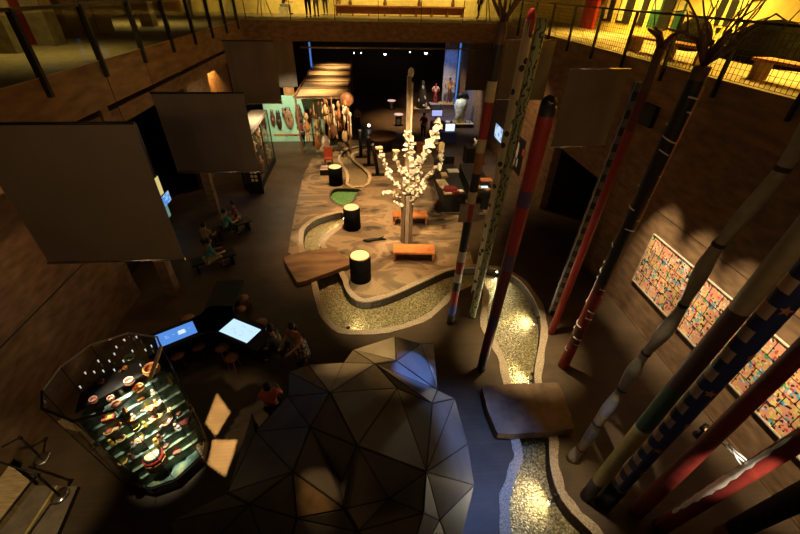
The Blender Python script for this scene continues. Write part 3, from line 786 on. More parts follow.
dk = [(91,385,M_clay2,'brown'),(78,395,M_clay3,'dull pink'),(68,402,M_clay3,'pale pink'),(108,366,M_clay2,'dark'),(121,372,M_clay2,'squat brown'),(103,383,M_clay2,'dark red'),(126,369,M_clay,'tiny orange'),(143,352,M_clay2,'reddish'),(88,363,M_clay2,'round brown'),(127,338,M_clay3,'dim pink')]
for px, py, m, c in [d_ for d_ in dk if inside((Z(d_[0], d_[1], SZ).x, Z(d_[0], d_[1], SZ).y), SHELF)]: pot(px, py, SZ, random.uniform(.035,.055), c+' little pot '+('at the left rim of' if px < 82 else 'in the dark rear of' if py < 366 else 'in the middle of')+' the high glass case shelf', m, 'small_pot')
# red octagonal drum
Q_ = tier(158, 464); p = Z(158, 464, Q_); t = thing('red_drum', 'red octagonal box drum with a pale round top in the glass case', 'drum', (p.x, p.y, Q_))
MB().lathe((p.x, p.y, Q_), [(0, 0), (.20, 0), (.20, .30), (.18, .34), (0, .34)], 8, rz=.3).build('body', mat('red_lacquer', (.48,.045,.03), .4), t)
for k in range(8):
    a = .3+PI/8+k*PI/4; q = Vector((p.x+.19*math.cos(a), p.y+.19*math.sin(a), Q_+.14))
    MB().box(q, (.012, .12, .16), rz=a).build('side_panel', mat('gold_panel', (.35,.20,.05), .5), t)
MB().lathe((p.x, p.y, Q_+.345), [(0, 0), (.13, 0), (.13, .02), (.115, .03), (0, .035)], 18).build('drum_skin', mat('pale_skin', (.62,.46,.20), .6), t)
MB().lathe((p.x, p.y, Q_+.33), [(.13, 0), (.17, 0), (.17, .05), (.13, .05)], 18).build('rim', M_black, t)
# dark box, tray, book and other larger pieces
def small_box(px, py, s, z, rz, m, name, label, cat='box', lid=None):
    z = tier(px, py) or z; p = Z(px, py, z)
    for _ in range(0):
        if inside((p.x, p.y), ins(.86)): break
        p = p.lerp(Vector((cc.x, cc.y, z)), .06)
    t = thing(name, label, cat, (p.x, p.y, z))
    MB().box((p.x, p.y, z+s[2]/2), s, rz).build('body', m, t)
    MB().box((p.x, p.y, z+s[2]+.006), (s[0]*.8, s[1]*.8, .012), rz).build('lid', lid or m, t)
small_box(184, 424, (.22,.16,.10), .13, .1, mat('dark_red_box', (.12,.025,.02), .4), 'small_chest', 'dark red chest near the right wall of the glass case')
small_box(187, 404, (.10,.20,.05), .13, .5, M_clay, 'picture_card', 'long card with orange picture at the right edge of the glass case', 'card', mat('card_face', (.6,.4,.25), .5))
small_box(132, 462, (.16,.14,.05), .13, .2, mat('pale_card', (.5,.42,.3), .6), 'woven_basket', 'pale fan shaped basket left of the red drum', 'basket')
small_box(180, 434, (.22,.05,.05), .13, .1, mat('ochre_rod', (.55,.35,.08), .5), 'ochre_block', 'ochre block lying below the dark red chest in the glass case', 'block')
small_box(165, 417, (.22,.16,.012), .13, .3, mat('grey_sheet', (.35,.34,.28), .5), 'grey_mat', 'grey mat strewn with small things in the middle of the glass case', 'mat')
small_box(150, 437, (.16,.12,.015), .13, -.2, mat('white_sheet', (.6,.62,.55), .5), 'white_tray', 'white tray just above the red drum in the glass case', 'tray')
small_box(104, 441, (.10,.42,.07), .13, -.75, M_black, 'dark_bar', 'long dark block at the left foot of the glass case', 'block')
small_box(163, 484, (.34,.05,.04), .13, .45, M_black, 'dark_bar', 'dark rod lying in front of the red drum in the glass case', 'rod')
small_box(117, 430, (.09,.09,.06), .13, .3, mat('tan_box', (.42,.28,.12), .5), 'tan_box', 'tan box toward the left of the glass case floor')
fig_m = [mat('fig_ochre', (.55,.32,.08), .5), mat('fig_cream', (.62,.5,.33), .5), mat('fig_brown', (.15,.07,.035), .5), mat('fig_red', (.42,.08,.05), .5), mat('fig_yellow', (.62,.45,.08), .5), mat('fig_grey', (.35,.36,.32), .4)]
rng = random.Random(11); names = ['ochre', 'cream', 'brown', 'red', 'yellow', 'grey']
rng2 = random.Random(17)
lines = [(rng2.gauss(150, 24), rng2.gauss(425, 20)) for _ in range(120)]+[(120,425),(126,432),(129,425),(133,437),(136,428),(139,440),(141,422),(143,432),(146,426),(147,420),(150,428),(152,412),(155,420),(158,405),(160,414),(163,409),(167,424),(170,411),(172,430),(128,443),(121,447),(134,446),(144,410),(151,404),(113,445),(110,433),(168,402),(175,400),(160,430),(140,449),(115,438),(137,419),(156,398),(176,415),(126,452)]
for k, (px, py) in enumerate(lines):
    i = rng.randrange(6); z = tier(px, py)
    for _ in range(30):
        if z is not None: break
        px += .25; py += 1; z = tier(px, py)
    if z is None: continue
    p = Z(px, py, z); h = rng.uniform(.09, .24); r = rng.uniform(.025, .055)
    if (Z(158, 464, Q_)-p).length < .27: continue
    t = thing('small_figurine', names[i]+' figurine no taller than a hand among the crowd in the glass case', 'figurine', (p.x, p.y, z), names[i]+' figurines in the glass case')
    if k % 3 == 1:      # little bowls and boxes among them
        t.name = 'small_bowl'; t['label'] = names[i]+' little bowl among the crowd of small things in the glass case'; t['category'] = 'bowl'; t['group'] = names[i]+' bowls in the glass case'; r *= 1.5
        MB().lathe((p.x, p.y, z), [(0, 0), (r*.5, 0), (r*1.1, r*.9), (r*1.0, r*.9), (r*.4, r*.25), (0, r*.2)], 12).build('bowl', fig_m[i], t)
        MB().lathe((p.x, p.y, z+r*.88), [(r*1.0, 0), (r*1.12, 0), (r*1.12, r*.1), (r*1.0, r*.1)], 12).build('rim', fig_m[(i+2) % 6], t)
        continue
    if k % 3 == 2 and k % 2:
        t.name = 'small_block'; t['label'] = names[i]+' small carved block among the crowd of small things in the glass case'; t['category'] = 'block'; t['group'] = names[i]+' blocks in the glass case'
        a_ = rng.uniform(0, 3); MB().box((p.x, p.y, z+r*.8), (r*3.6, r*2.0, r*1.6), a_).build('body', fig_m[i], t); MB().box((p.x, p.y, z+r*1.66), (r*2.6, r*1.3, r*.12), a_).build('face', fig_m[(i+1) % 6], t)
        continue
    MB().lathe((p.x, p.y, z), [(0, 0), (r*1.1, 0), (r*.9, h*.1), (r, h*.4), (r*.5, h*.68), (r*.4, h*.72), (0, h*.73)], 9).build('body', fig_m[i], t)
    MB().sphere((p.x, p.y, z+h*.84), r*.72, 8, 6).build('head', fig_m[(i+k) % 6] if k % 3 == 0 else fig_m[i], t)

# ------------------------------------------------------------------ faceted canopy (many-sided pavilion)
DV = {'a':(395,336.5,2.0),'b':(433.5,343,1.55),'g':(421,343.5,1.75),'c':(353,350,1.9),'d':(343.5,363,1.9),'e':(375,364,2.4),'f':(396,361,2.2),
 'h':(289,372,1.5),'i':(308,365,1.75),'j':(330,393,2.95),'p':(397,388.5,2.15),'q':(432,403.5,2.0),'r':(454.5,398.5,1.35),'s':(437.5,390.5,1.6),
 'l':(288,397,1.75),'m':(256,432,1.6),'D':(252,414,1.15),'n':(310.6,427,2.7),'u':(357,446,3.1),'t':(426,472,2.55),'v':(467.5,444,1.05),'w':(474,485,.85),
 'x':(439,520,1.5),'z':(293,472,3.0),'A':(344.5,509,2.95),'B':(297,518,2.7),'C':(228,493,1.9),'E':(250,504,2.35),'F':(170,522,.9),'y':(341,484,2.6),
 'H':(389,499,2.3),'G':(358,531,2.75),'M':(185,572,.9),'N':(280,585,2.3),'K':(400,590,2.3),'J':(455,562,1.0),'I':(423,513,2.3)}
DP = {k: Z(*v) for k, v in DV.items()}
tris = 'caf cfe agf gbs gsf fse esq eqp srq ced hij idj dej epj hjl ljn lnm jun jpu pqt ptu qrt rvt vwt wxt nuy nyA nAz zAB mnz DmC mzC CzE CEF uth uhA yuA AGB hGA tIh tIx xIK IhG IGK zBE FEM EMN EBN BGN GNK wJx xJK'.split()
tris = [t.replace('h', 'H') if t in ('uth', 'uhA', 'hGA', 'tIh', 'IhG', 'tIh') else t for t in tris]
tris = ['uAy' if t == 'yuA' else t for t in tris]
dc = Vector((-.5, 3.6, 1.2))
dome = thing('faceted_pavilion', 'large dark pavilion of triangular panels in the foreground', 'pavilion', (-.5, 3.6, 0))
M_panel = mat('grey_panel', (.100,.085,.070), .5, noise=.25, scale=2, spec=.35); M_litpanel = mat('warm_lit_panel', (.20,.13,.06), .42, noise=.3, scale=5, spec=.5)  # second colour has the warm light on two facets painted in
fr = MB(); M_frame = mat('pavilion_frame', (.014,.012,.010), .7)
rngp = random.Random(5)
for t in tris:
    P = [DP[k] for k in t]; c = sum(P, Vector())/3; nn = (P[1]-P[0]).cross(P[2]-P[0]).normalized()
    if nn.dot(c-dc) < 0: P = [P[0], P[2], P[1]]; nn = -nn
    inr = (P[1]-P[0]).cross(P[2]-P[0]).length/sum((P[i]-P[i-1]).length for i in range(3))
    k = max(.75, 1-.013/max(inr, .05))
    Q = [c+(p-c)*k for p in P]
    v = [q+nn*.012 for q in Q]+[q for q in Q]
    MB().add(v, [(0, 1, 2), (5, 4, 3), (0, 3, 4, 1), (1, 4, 5, 2), (2, 5, 3, 0)]).build('panel', M_litpanel if t in ('zAB', 'hij') else (mat('bright_lit_panel', (.35,.30,.22), .5) if t == 'gbs' else M_panel), dome)  # sliver facet is paler, the bright light on it put into its colour
    fr.add([p for p in P]+[p-nn*.05 for p in P], [(0, 1, 2), (5, 4, 3)])
for a, b_ in (('h','l'),('l','m'),('m','D')): fr.tube([DP[a], DP[b_]], .02, 5)
ringk = ['F','C','D','m','l','h','i','d','c','a','g','b','s','r','v','w','J','K','N','M']
low = [Vector((dc.x+(DP[k].x-dc.x)*.90, dc.y+(DP[k].y-dc.y)*.90, 0)) for k in ringk]
sk = MB()
for i in range(len(ringk)):
    j = (i+1) % len(ringk); A_, B_ = DP[ringk[i]]-Vector((0, 0, .03)), DP[ringk[j]]-Vector((0, 0, .03))
    sk.add([A_, B_, low[j], low[i]], [(0, 1, 2), (0, 2, 3)])
fr.build('frame', M_frame, dome); sk.build('side_wall', M_frame, dome)

# ------------------------------------------------------------------ three-armed black table with screens, stools
tc_ = Vector((-4.38, 8.35, 0)); t = thing('screen_table', 'black three-armed table carrying bright screens', 'table', tc_)
arms = [(math.radians(-30), 1.9), (math.radians(213), 1.75), (math.radians(91), 1.75)]
for a, L in arms:
    d = Vector((math.cos(a), math.sin(a), 0)); c = tc_+d*L/2
    MB().box((c.x, c.y, .79), (L, .82, .10), a).build('table_arm', M_black, t)
    MB().box((c.x, c.y, .38), (L*.8, .36, .74), a).build('pedestal', M_black, t)
MB().lathe((tc_.x, tc_.y, .735), [(0, .105), (.62, .105), (.62, 0), (0, 0)], 6).build('table_hub', M_black, t)
def tscreen(pts, m, label):
    P = [Z(a, b_, .86) for a, b_ in pts]; c = sum(P, Vector())/4
    t2 = thing('table_screen', label, 'screen', (c.x, c.y, .843))
    # true rectangle fitted to the four corners
    e1 = ((P[1]-P[0])+(P[2]-P[3]))/2; e2 = ((P[3]-P[0])+(P[2]-P[1]))/2; u = e1.normalized(); w = Vector((-u.y, u.x, 0)); L1 = e1.length; L2 = abs(e2.dot(w))
    a = math.atan2(u.y, u.x)
    MB().box((c.x, c.y, .852), (L1+.03, L2+.03, .018), a).build('bezel', M_black, t2)
    MB().box((c.x, c.y, .863), (L1, L2, .006), a).build('display', m, t2); return c, a, L1, L2, t2
c, a, L1, L2, s1 = tscreen([(154,336.5),(193,320.5),(197,333),(159,347.5)], emit('blue_screen', (.10,.30,.85), .9), 'blue table screen with a pale block of lines, next to the glass case')
R_ = Matrix.Rotation(a, 3, 'Z')
for k in range(6):
    q = c+R_@Vector((.14, .07-.028*k, 0)); MB().box((q.x, q.y, .8675), (.20 if k % 2 else .15, .016, .002), a).build('text_line', emit('screen_white', (.75,.9,1), 1.3), s1)
for dx, dy, w_ in ((-.06,.02,.05),(.33,.03,.03),(-.22,-.02,.10),(-.24,.06,.07)):
    q = c+R_@Vector((dx, dy, 0)); MB().box((q.x, q.y, .8675), (w_, .02, .002), a).build('icon', emit('screen_icon', (.35,.6,1), 1.1), s1)
c, a, L1, L2, s2 = tscreen([(234,319),(261,329.5),(247,343.5),(219,331)], emit('pale_screen', (.52,.76,.98), 1.15), 'pale glowing table screen nearest the visitors')
R_ = Matrix.Rotation(a, 3, 'Z')
for k in range(9):
    q = c+R_@Vector((random.uniform(-.3,.3), random.uniform(-.15,.15), 0)); MB().box((q.x, q.y, .8675), (random.uniform(.06,.16), .012, .002), a).build('text_line', emit('screen_grey', (.40,.62,.85), .9), s2)
M_seat = mat('stool_seat', (.30,.13,.06), .5)
st = None
for k, ((px, py), lb) in enumerate(zip([(242.5,297.5),(240,309),(261,322),(222,347),(231.5,357),(198,346),(177,355),(188,318)],
      ['farthest round stool, at the end of the table arm pointing away', 'round stool beside the far arm of the black table', 'round stool behind the pale table screen', 'round stool in front of the pale screen, toward the blue one', 'round stool nearest the dome, in front of the pale screen', 'round stool in front of the blue table screen', 'round stool by the glass case, in front of the blue screen', 'round stool behind the blue table screen'])):
    p = Z(px, py, .48)
    if st is None:
        st = thing('round_stool', lb, 'stool', (p.x, p.y, 0), 'stools around the screen table')
        MB().lathe((p.x, p.y, .44), [(0, 0), (.165, 0), (.18, .015), (.175, .04), (0, .045)], 16).build('seat', M_seat, st)
        for q in range(4):
            a = q*PI/2+.4; MB().tube([(p.x+.11*math.cos(a), p.y+.11*math.sin(a), .44), (p.x+.17*math.cos(a), p.y+.17*math.sin(a), 0)], .014, 6).build('leg', M_seat, st)
    else: dup(st, (p.x, p.y, 0), lb, rz=.4*k)

# ------------------------------------------------------------------ barriers in the lower left corner
lp = [Z(0, 540), Z(10, 485), Z(76.5, 486), Z(48, 545)]
P = MB().prism([(Z(a, b_, .10).x, Z(a, b_, .10).y) for a, b_ in ((-30,560),(14,485),(77.5,486.5),(46,560))], 0, .10)
o = P.build('low_platform', mat('grey_platform', (.16,.12,.08), .55), origin=Z(40, 520)); tag(o, 'low grey platform with a yellow line under the chrome barrier post', 'platform')
a, b_ = Z(57, 485.5, .10), Z(24, 536, .10); d = (b_-a); n_ = Vector((-d.y, d.x, 0)).normalized()*.02
MB().add([a+n_+Vector((0,0,.002)), a-n_+Vector((0,0,.002)), b_-n_+Vector((0,0,.002)), b_+n_+Vector((0,0,.002))], [(0, 1, 2, 3)]).build('yellow_line', mat('yellow_line', (.5,.36,.10), .5), o)
def stanchion(px, py, z, top, label, belts, lbl):
    g = Z(px, py, z); t = thing('barrier_post', label, 'barrier', g)
    MB().lathe(g, [(0, 0), (.17, 0), (.17, .012), (.12, .03), (.03, .05), (0, .05)], 20).build('base', M_chrome, t)
    MB().tube([g+Vector((0,0,.03)), g+Vector((0,0,.82))], .022, 10).build('post', M_black, t)
    MB().lathe(g+Vector((0,0,.82)), [(0, 0), (.035, 0), (.035, .06), (.02, .08), (0, .08)], 12).build('post_head', M_black, t)
    for q in belts:
        e = Z(q[0], q[1], z+.86); MB().tube([g+Vector((0,0,.86)), e], .02, 6).build('belt', M_black, t)
    return t
stanchion(60, 496, .10, .9, 'chrome based barrier post on the grey platform with two black rails', [(0,462),(-30,560)], '')
stanchion(42, 459, 0, .9, 'dim barrier post standing behind the platform near the left wall', [(2,447)], '')
o = MB().prism([(max(-7.6, Z(a, b_, .30).x), Z(a, b_, .30).y) for a, b_ in ((-8,460),(0,465),(30,481),(-20,545),(-50,520))], 0, .30).build('lit_bench', mat('sand_board', (.42,.29,.14), .6, noise=.3, scale=4, stretch=(1, 6, 1)), origin=Z(5, 500)); tag(o, 'sand coloured lit board at the left edge behind the barrier', 'bench')
# ------------------------------------------------------------------ white blossoming tree sculpture
tb = Z(406, 241)
tree = thing('tree_sculpture', 'tall slatted wooden tree sculpture covered with white pieces', 'sculpture', tb)
M_slat = mat('grey_slat', (.30,.22,.14), .6, noise=.3, scale=3, stretch=(6, 6, 1)); M_white = mat('white_pieces', (.75,.68,.52), .6, noise=.06)
M_darkslat = mat('dark_slat', (.06,.04,.025), .6)
for k in range(7):
    a = k*2*PI/7+.2
    r0 = .20
    mb = MB().box((tb.x+r0*math.cos(a), tb.y+r0*math.sin(a), 1.05), (.05, .15, 2.1), a)
    mb.build('trunk_board', M_slat if k % 2 else mat('brown_slat', (.22,.14,.08), .6), tree)
MB().lathe((tb.x, tb.y, 0), [(0, 0), (.15, 0), (.15, 2.15), (0, 2.15)], 10).build('trunk_core', M_darkslat, tree)
m1 = Yp(409, 76, tb.y).z
MB().box((tb.x-.06, tb.y, (2+m1)/2), (.13, .16, m1-2.0)).build('mast', M_slat, tree)
MB().box((tb.x+.035, tb.y-.01, (2+m1)/2-.1), (.06, .20, m1-2.2)).build('mast_strip', mat('pale_strip', (.62,.50,.32), .5), tree)
MB().sphere((tb.x-.01, tb.y, m1+.1), .10, 12, 8, (1, 1, 1.5)).build('finial', mat('cream_finial', (.7,.6,.42), .5), tree)
rng = random.Random(21)
def piece(mb, c, s):
    R3 = Matrix.Rotation(rng.uniform(0, 6.3), 3, 'Z') @ Matrix.Rotation(rng.uniform(-.7, .7), 3, 'X') @ Matrix.Rotation(rng.uniform(-.6, .6), 3, 'Y')
    # folded wedge: a little roofed block
    l, w, h = s*rng.uniform(.8, 1.5), s*rng.uniform(.45, .8), s*rng.uniform(.35, .8)
    v = [(-l/2,-w/2,0),(l/2,-w/2,0),(l/2,w/2,0),(-l/2,w/2,0),(-l/2.3,0,h),(l/2.3,0,h)]
    mb.add([c+R3@Vector(p) for p in v], [(3,2,1,0),(0,1,5,4),(2,3,4,5),(1,2,5),(3,0,4)])
br = [  # pixel course, depth offset course
 ([(410,198),(419,188),(428,175),(436,169),(441,164),(440,157),(440.5,151)], .25, 27, .155),
 ([(411,176),(416,170),(422,158),(427,149),(434,142),(436,134),(437,125)], -.25, 24, 00.25),
 ([(405,192),(397,186),(390,178),(388,169),(382,160),(379,151)], -.3, 21, .155),
 ([(405,200),(398,196),(390,193),(384,194)], .35, 15, .155),
 ([(406,178),(401,172),(396,161),(396,154)], .2, 12, .155),
 ([(410,206),(414,200),(421,192),(424,184)], -.4, 20, .155),
 ([(411,190),(417,181),(420,174),(418,166),(414,164)], .4, 22, .155),
 ([(406,207),(400,205),(396,204)], -.2, 7, .155),
]
for L, dy, nn_, s in br:
    P = [Yp(a, b_, tb.y+dy*min(1, i/2)) for i, (a, b_) in enumerate(L)]
    b1 = MB().tube(P, [.06-.006*i for i in range(len(P))], 6).build('branch', M_slat, tree)
    mb = MB()
    for k in range(nn_):
        f = .12+.88*k/(nn_-1); x = f*(len(P)-1); i = min(int(x), len(P)-2); c = P[i].lerp(P[i+1], x-i)
        piece(mb, c+Vector((rng.uniform(-.07,.07), rng.uniform(-.10,.10), rng.uniform(-.05,.06))), s)
    mb.build('white_pieces', M_white, b1)
mb = MB()
for k in range(46):
    z = 2.2+2.3*(k/45)**1.1; piece(mb, Vector((tb.x+rng.uniform(-.17,.17), tb.y-.12+rng.uniform(-.08,.06), z)), .15)
mb.build('white_pieces', M_white, tree)
for (px, py, dy) in ((440.5,149,.25),(396,153,.2),(379,150,-.3)):
    c = Yp(px, py, tb.y+dy); MB().box((c.x, c.y, c.z+.08), (.22, .16, .30 if px > 430 else .06), .3).build('tip_block', mat('tip_wood', (.55,.40,.2), .5), tree)

# ------------------------------------------------------------------ black drums with glowing tops
M_lightdisc = emit('lit_disc', (1, .60, .20), 1.7)
for px, py, h, r, lb in ((361,283.5,1.02,.37,'front black cylinder plinth with a glowing round top'),(352.5,231,1.0,.355,'middle black cylinder plinth with a glowing top beside the pebbled arm'),(336,186,.95,.36,'rear black cylinder plinth with a glowing top beside the creek')):
    g = Z(px, py); g.y += r*.8
    t = thing('lit_plinth', lb, 'plinth', g, 'glowing black drums')
    MB().lathe(g, [(0, 0), (r, 0), (r, h), (r*.9, h), (r*.88, h-.02), (0, h-.02)], 28).build('body', mat('drum_black', (.005,.0045,.004), .8, spec=.05), t)
    MB().lathe(g+Vector((0,0,h)), [(r*.9, -.012), (r*.9, .004), (r, .004), (r, -.01)], 28).build('rim', mat('gold_rim', (.42,.22,.07), .4), t)
    MB().lathe(g+Vector((0,0,h-.015)), [(0, .006), (r*.87, .006), (r*.87, 0), (0, 0)], 28).build('glowing_top', M_lightdisc, t)
for px, py, h, lb in ((391.5,109,.7,'far dark drum table with a pale pink top left of the tree mast'),(398.5,125,.8,'dark drum table with a white top just behind the tree mast')):
    g = Z(px, py); t = thing('drum_table', lb, 'table', g)
    MB().lathe(g, [(0, 0), (.3, 0), (.3, .05), (.24, .08), (.24, h-.04), (0, h-.04)], 18).build('body', M_black, t)
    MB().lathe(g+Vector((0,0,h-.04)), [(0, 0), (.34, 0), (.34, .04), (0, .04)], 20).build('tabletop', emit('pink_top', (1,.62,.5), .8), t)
g = Z(369, 129); t = thing('floor_lamp', 'tiny bright white lamp on the floor of the far hall', 'lamp', g)
MB().lathe(g, [(0,0),(.12,0),(.12,.02),(.03,.04),(.03,.18),(0,.18)], 10).build('base', M_metal, t)
MB().sphere(g+Vector((0,0,.26)), .10, 10, 8).build('bulb', emit('white_bulb', (1,.95,.8), 6), t)

# ------------------------------------------------------------------ orange benches
def bench(p0, p1, w, h, label):
    a, b_ = Z(*p0, h), Z(*p1, h); d = (b_-a); L = d.length; rz = math.atan2(d.y, d.x); c = (a+b_)/2
    nrm = Vector((-math.sin(rz), math.cos(rz), 0)); c = c+nrm*w/2
    t = thing('wooden_bench', label, 'bench', (c.x, c.y, 0))
    u = Vector((math.cos(rz), math.sin(rz), 0))
    MB().box((c.x, c.y, h-.035), (L, w, .07), rz).build('seat', M_wood, t)
    for s in (-1, 1):
        q = c+u*s*(L/2-.06); MB().box((q.x, q.y, (h-.07)/2), (.06, w*.95, h-.07), rz).build('leg', M_wood, t)
    MB().box((c.x, c.y, h-.14), (L-.2, .04, .12), rz).build('stretcher', M_brownwood, t)
bench((393,252.5),(435,253.5), .62, .44, 'long orange wooden bench in front of the white tree')
bench((393,217),(428,216.5), .55, .44, 'orange wooden bench partly hidden behind the tree trunk')
# red stool and low tray by the rear drum
g = Z(329, 165); t = thing('red_chair', 'small red wooden seat behind the rear glowing drum', 'chair', g)
MB().box((g.x, g.y, .4), (.5, .45, .05)).build('seat', mat('red_wood', (.35,.06,.02), .5), t); MB().box((g.x, g.y+.22, .7), (.5, .05, .6)).build('backrest', mat('red_wood', (.35,.06,.02), .5), t)
for sx in (-1, 1):
    for sy in (-1, 1): MB().box((g.x+.2*sx, g.y+.18*sy, .19), (.05, .05, .38)).build('leg', mat('red_wood', (.35,.06,.02), .5), t)
g = Z(329, 173); small = thing('low_display_tray', 'low white tray with a red strip left of the rear glowing drum', 'tray', g)
MB().box((g.x, g.y, .15), (.9, .7, .30)).build('body', M_black, small); MB().box((g.x, g.y, .31), (.86, .66, .03)).build('top', mat('tray_white', (.6,.55,.45), .5), small); MB().box((g.x, g.y-.1, .335), (.8, .12, .02)).build('red_strip', mat('tray_red', (.4,.07,.03), .5), small)
# dark driftwood lying by the bench
g = Z(372, 240, .05); t = thing('dark_branch', 'dark piece of wood lying on the map floor between drum and bench', 'driftwood', g)
MB().tube([Z(363,240,.06), Z(368,240.5,.07), Z(376,239,.07), Z(386,239,.06)], [.03,.08,.06,.03], 8).build('stem', M_black, t)
MB().tube([Z(378,239,.08), Z(384,236.5,.16)], [.05,.02], 6).build('stub', M_black, t)
# round slab table and black posts in the rear of the lit floor
g = Z(378, 150); t = thing('slab_table', 'dark slab table with rounded brown top behind the tree on the left', 'table', g)
P = smooth_loop([(Z(a, b_, .8).x, Z(a, b_, .8).y) for a, b_ in ((366,136),(375,130),(396,131),(397,137),(388,141),(373,141))], 2)
MB().prism(P, .74, .82).build('tabletop', M_rock2, t)
for a, b_ in ((372,139),(390,139)):
    q = Z(a, b_, .74); MB().bbox((q.x-.08, q.y-.08, 0), (q.x+.08, q.y+.08, .74)).build('leg', M_black, t)
for k, (b0, t0, lb) in enumerate([((361,157),(360,131),'left of three black display posts behind the creek'),((369,165),(368,138),'middle black display post behind the creek'),((378,175),(373,145),'right of the black display posts, leaning, behind the creek')]):
    g = Z(*b0); d = ray(*t0); kk = (d.x*g.x+d.y*g.y)/(d.x**2+d.y**2); tp = EP+d*kk
    t = thing('display_post', lb, 'post', g)
    MB().tube([g, tp], .10, 8).build('post', M_black, t); MB().box((g.x, g.y, .02), (.7, .35, .04)).build('foot_plate', M_black, t)
    MB().sphere(tp, .09, 8, 6).build('cap', mat('grey_cap', (.3,.3,.28), .4), t)

# ------------------------------------------------------------------ far left: mint wall, masks, canopy, hanging carvings, cabinet
mint = mat('mint_wall', (.30,.56,.38), .7, noise=.08)
MY = 26.3
struct('wall_mint', MB().bbox((-6.3, MY, 0), (-2.62, MY+.15, 2.85)), mint)
o = MB().bbox((-5.9, MY-.05, .42), (-2.66, MY-.005, .50)).build('rail', M_wood, origin=(-4, MY-.03, .45)); tag(o, 'thin orange wooden rail along the foot of the mint green wall', 'rail')
M_mask = [mat('mask_brown', (.12,.05,.03), .5, noise=.4), mat('mask_black', (.03,.02,.015), .5), mat('mask_tan', (.28,.16,.08), .5, noise=.4)]
lbm = ['narrow dark mask at the left end of the mint green wall', 'brown animal mask, second on the mint wall', 'tall dark mask with straps in the middle of the mint wall', 'long pointed mask right of the middle on the mint wall', 'dark oval mask beside the hanging carvings on the mint wall', 'small black mask low on the mint wall']
for k, (px, py, w_, h_) in enumerate([(273,119,.22,.8),(279,121,.26,.9),(289,119,.42,1.0),(299,118,.36,1.15),(308,117,.3,.85),(284,114,.2,.5)]):
    w_ *= 1.35; h_ *= 1.2; c = Yp(px, py, MY-.112); t = thing('carved_mask', lbm[k], 'mask', (c.x, c.y, c.z))
    MB().sphere(c, .5, 12, 8, (w_, .22, h_)).build('face', M_mask[k % 3], t)
    MB().sphere(c+Vector((0, -.10, 0)), .10, 8, 6, (.5, .8, 1.2)).build('nose', M_mask[(k+2) % 3], t)
    for s in (-1, 1): MB().sphere(c+Vector((s*w_*.22, -.085, .08)), .035, 8, 6).build('eye', M_mask[1] if k % 3 != 1 else M_mask[2], t)
    MB().tube([c+Vector((-w_*.3, 0, h_*.4)), c+Vector((-w_*.2, -.03, h_*.6)), c+Vector((w_*.2, -.03, h_*.6)), c+Vector((w_*.3, 0, h_*.4))], .03, 6).build('headdress', M_mask[2-(k % 3)], t)
# canopy over the carvings
cz = 3.3
CA = [Z(295,97,cz), Z(350.5,98.5,cz), Z(350.5,62,cz), Z(313,62,cz)]
cx0, cx1, cy0, cy1 = -3.95, -.74, CA[0].y, CA[2].y
t = thing('timber_canopy', 'ribbed timber canopy with pools of warm light beyond the bridge', 'canopy', ((cx0+cx1)/2, (cy0+cy1)/2, cz))
MB().bbox((cx0, cy0, cz-.10), (cx1, cy1, cz)).build('roof_panel', mat('canopy_board', (.28,.19,.10), .6, noise=.3, scale=2, stretch=(1, 5, 1)), t)
n_ = 6
for k in range(n_+1):
    y = cy0+(cy1-cy0)*k/n_; MB().bbox((cx0, y-.03, cz), (cx1, y+.03, cz+.05)).build('rib', M_brownwood, t)
for x in (cx0+.1, cx1-.1): MB().bbox((x-.04, cy0, cz), (x+.04, cy1, cz+.10)).build('edge_beam', M_brownwood, t)
for (x, y) in ((cx0+.1, cy0+.1), (cx1-.1, cy0+.1), (cx0+.1, cy1-.1), (cx1-.1, cy1-.1)): MB().bbox((x-.05, y-.05, 0), (x+.05, y+.05, cz-.1)).build('post', M_brownwood, t)
for k in range(4):
    y = cy0+(cy1-cy0)*(.12+.235*k); x = (cx0+cx1)/2+(.15 if k % 2 else -.15)
    lamp('canopy_lamp', 'SPOT', (x, y, cz+1.5), 650, (1,.66,.28), (x, y, cz), .06, 105, .9)
# hanging carvings under its front edge: paddles, clubs, figures
M_cv = [mat('carve_orange', (.45,.20,.07), .5, noise=.3), mat('carve_tan', (.55,.36,.17), .5, noise=.25), mat('carve_dark', (.16,.07,.03), .5, noise=.3), mat('carve_white', (.72,.62,.48), .5, noise=.2)]
items = [(313,104,150,0,'paddle'),(318,101,134,2,'club'),(322,103,150,3,'paddle'),(326,99,140,0,'club'),(329,104,138,1,'figure'),(331,98,137,2,'paddle'),(335,110,139,1,'club'),(338,100,131,0,'figure'),(341,96,128,2,'club'),(343,106,142,1,'paddle'),(347,107,136,0,'club'),(350,112,137,3,'club'),(316,112,140,1,'figure'),(310,108,146,2,'club'),(305,112,143,0,'figure'),(345,100,124,3,'figure'),(333,104,126,3,'club'),(324,98,124,1,'figure')]
desc = {'paddle': 'carved paddle with a broad blade', 'club': 'slender carved wooden staff', 'figure': 'carved standing figure'}
cname = ['orange brown', 'tan', 'dark brown', 'whitish']
place = lambda px: 'at the left end' if px < 312 else 'left of middle' if px < 322 else 'in the middle' if px < 332 else 'right of middle' if px < 343 else 'at the right end'
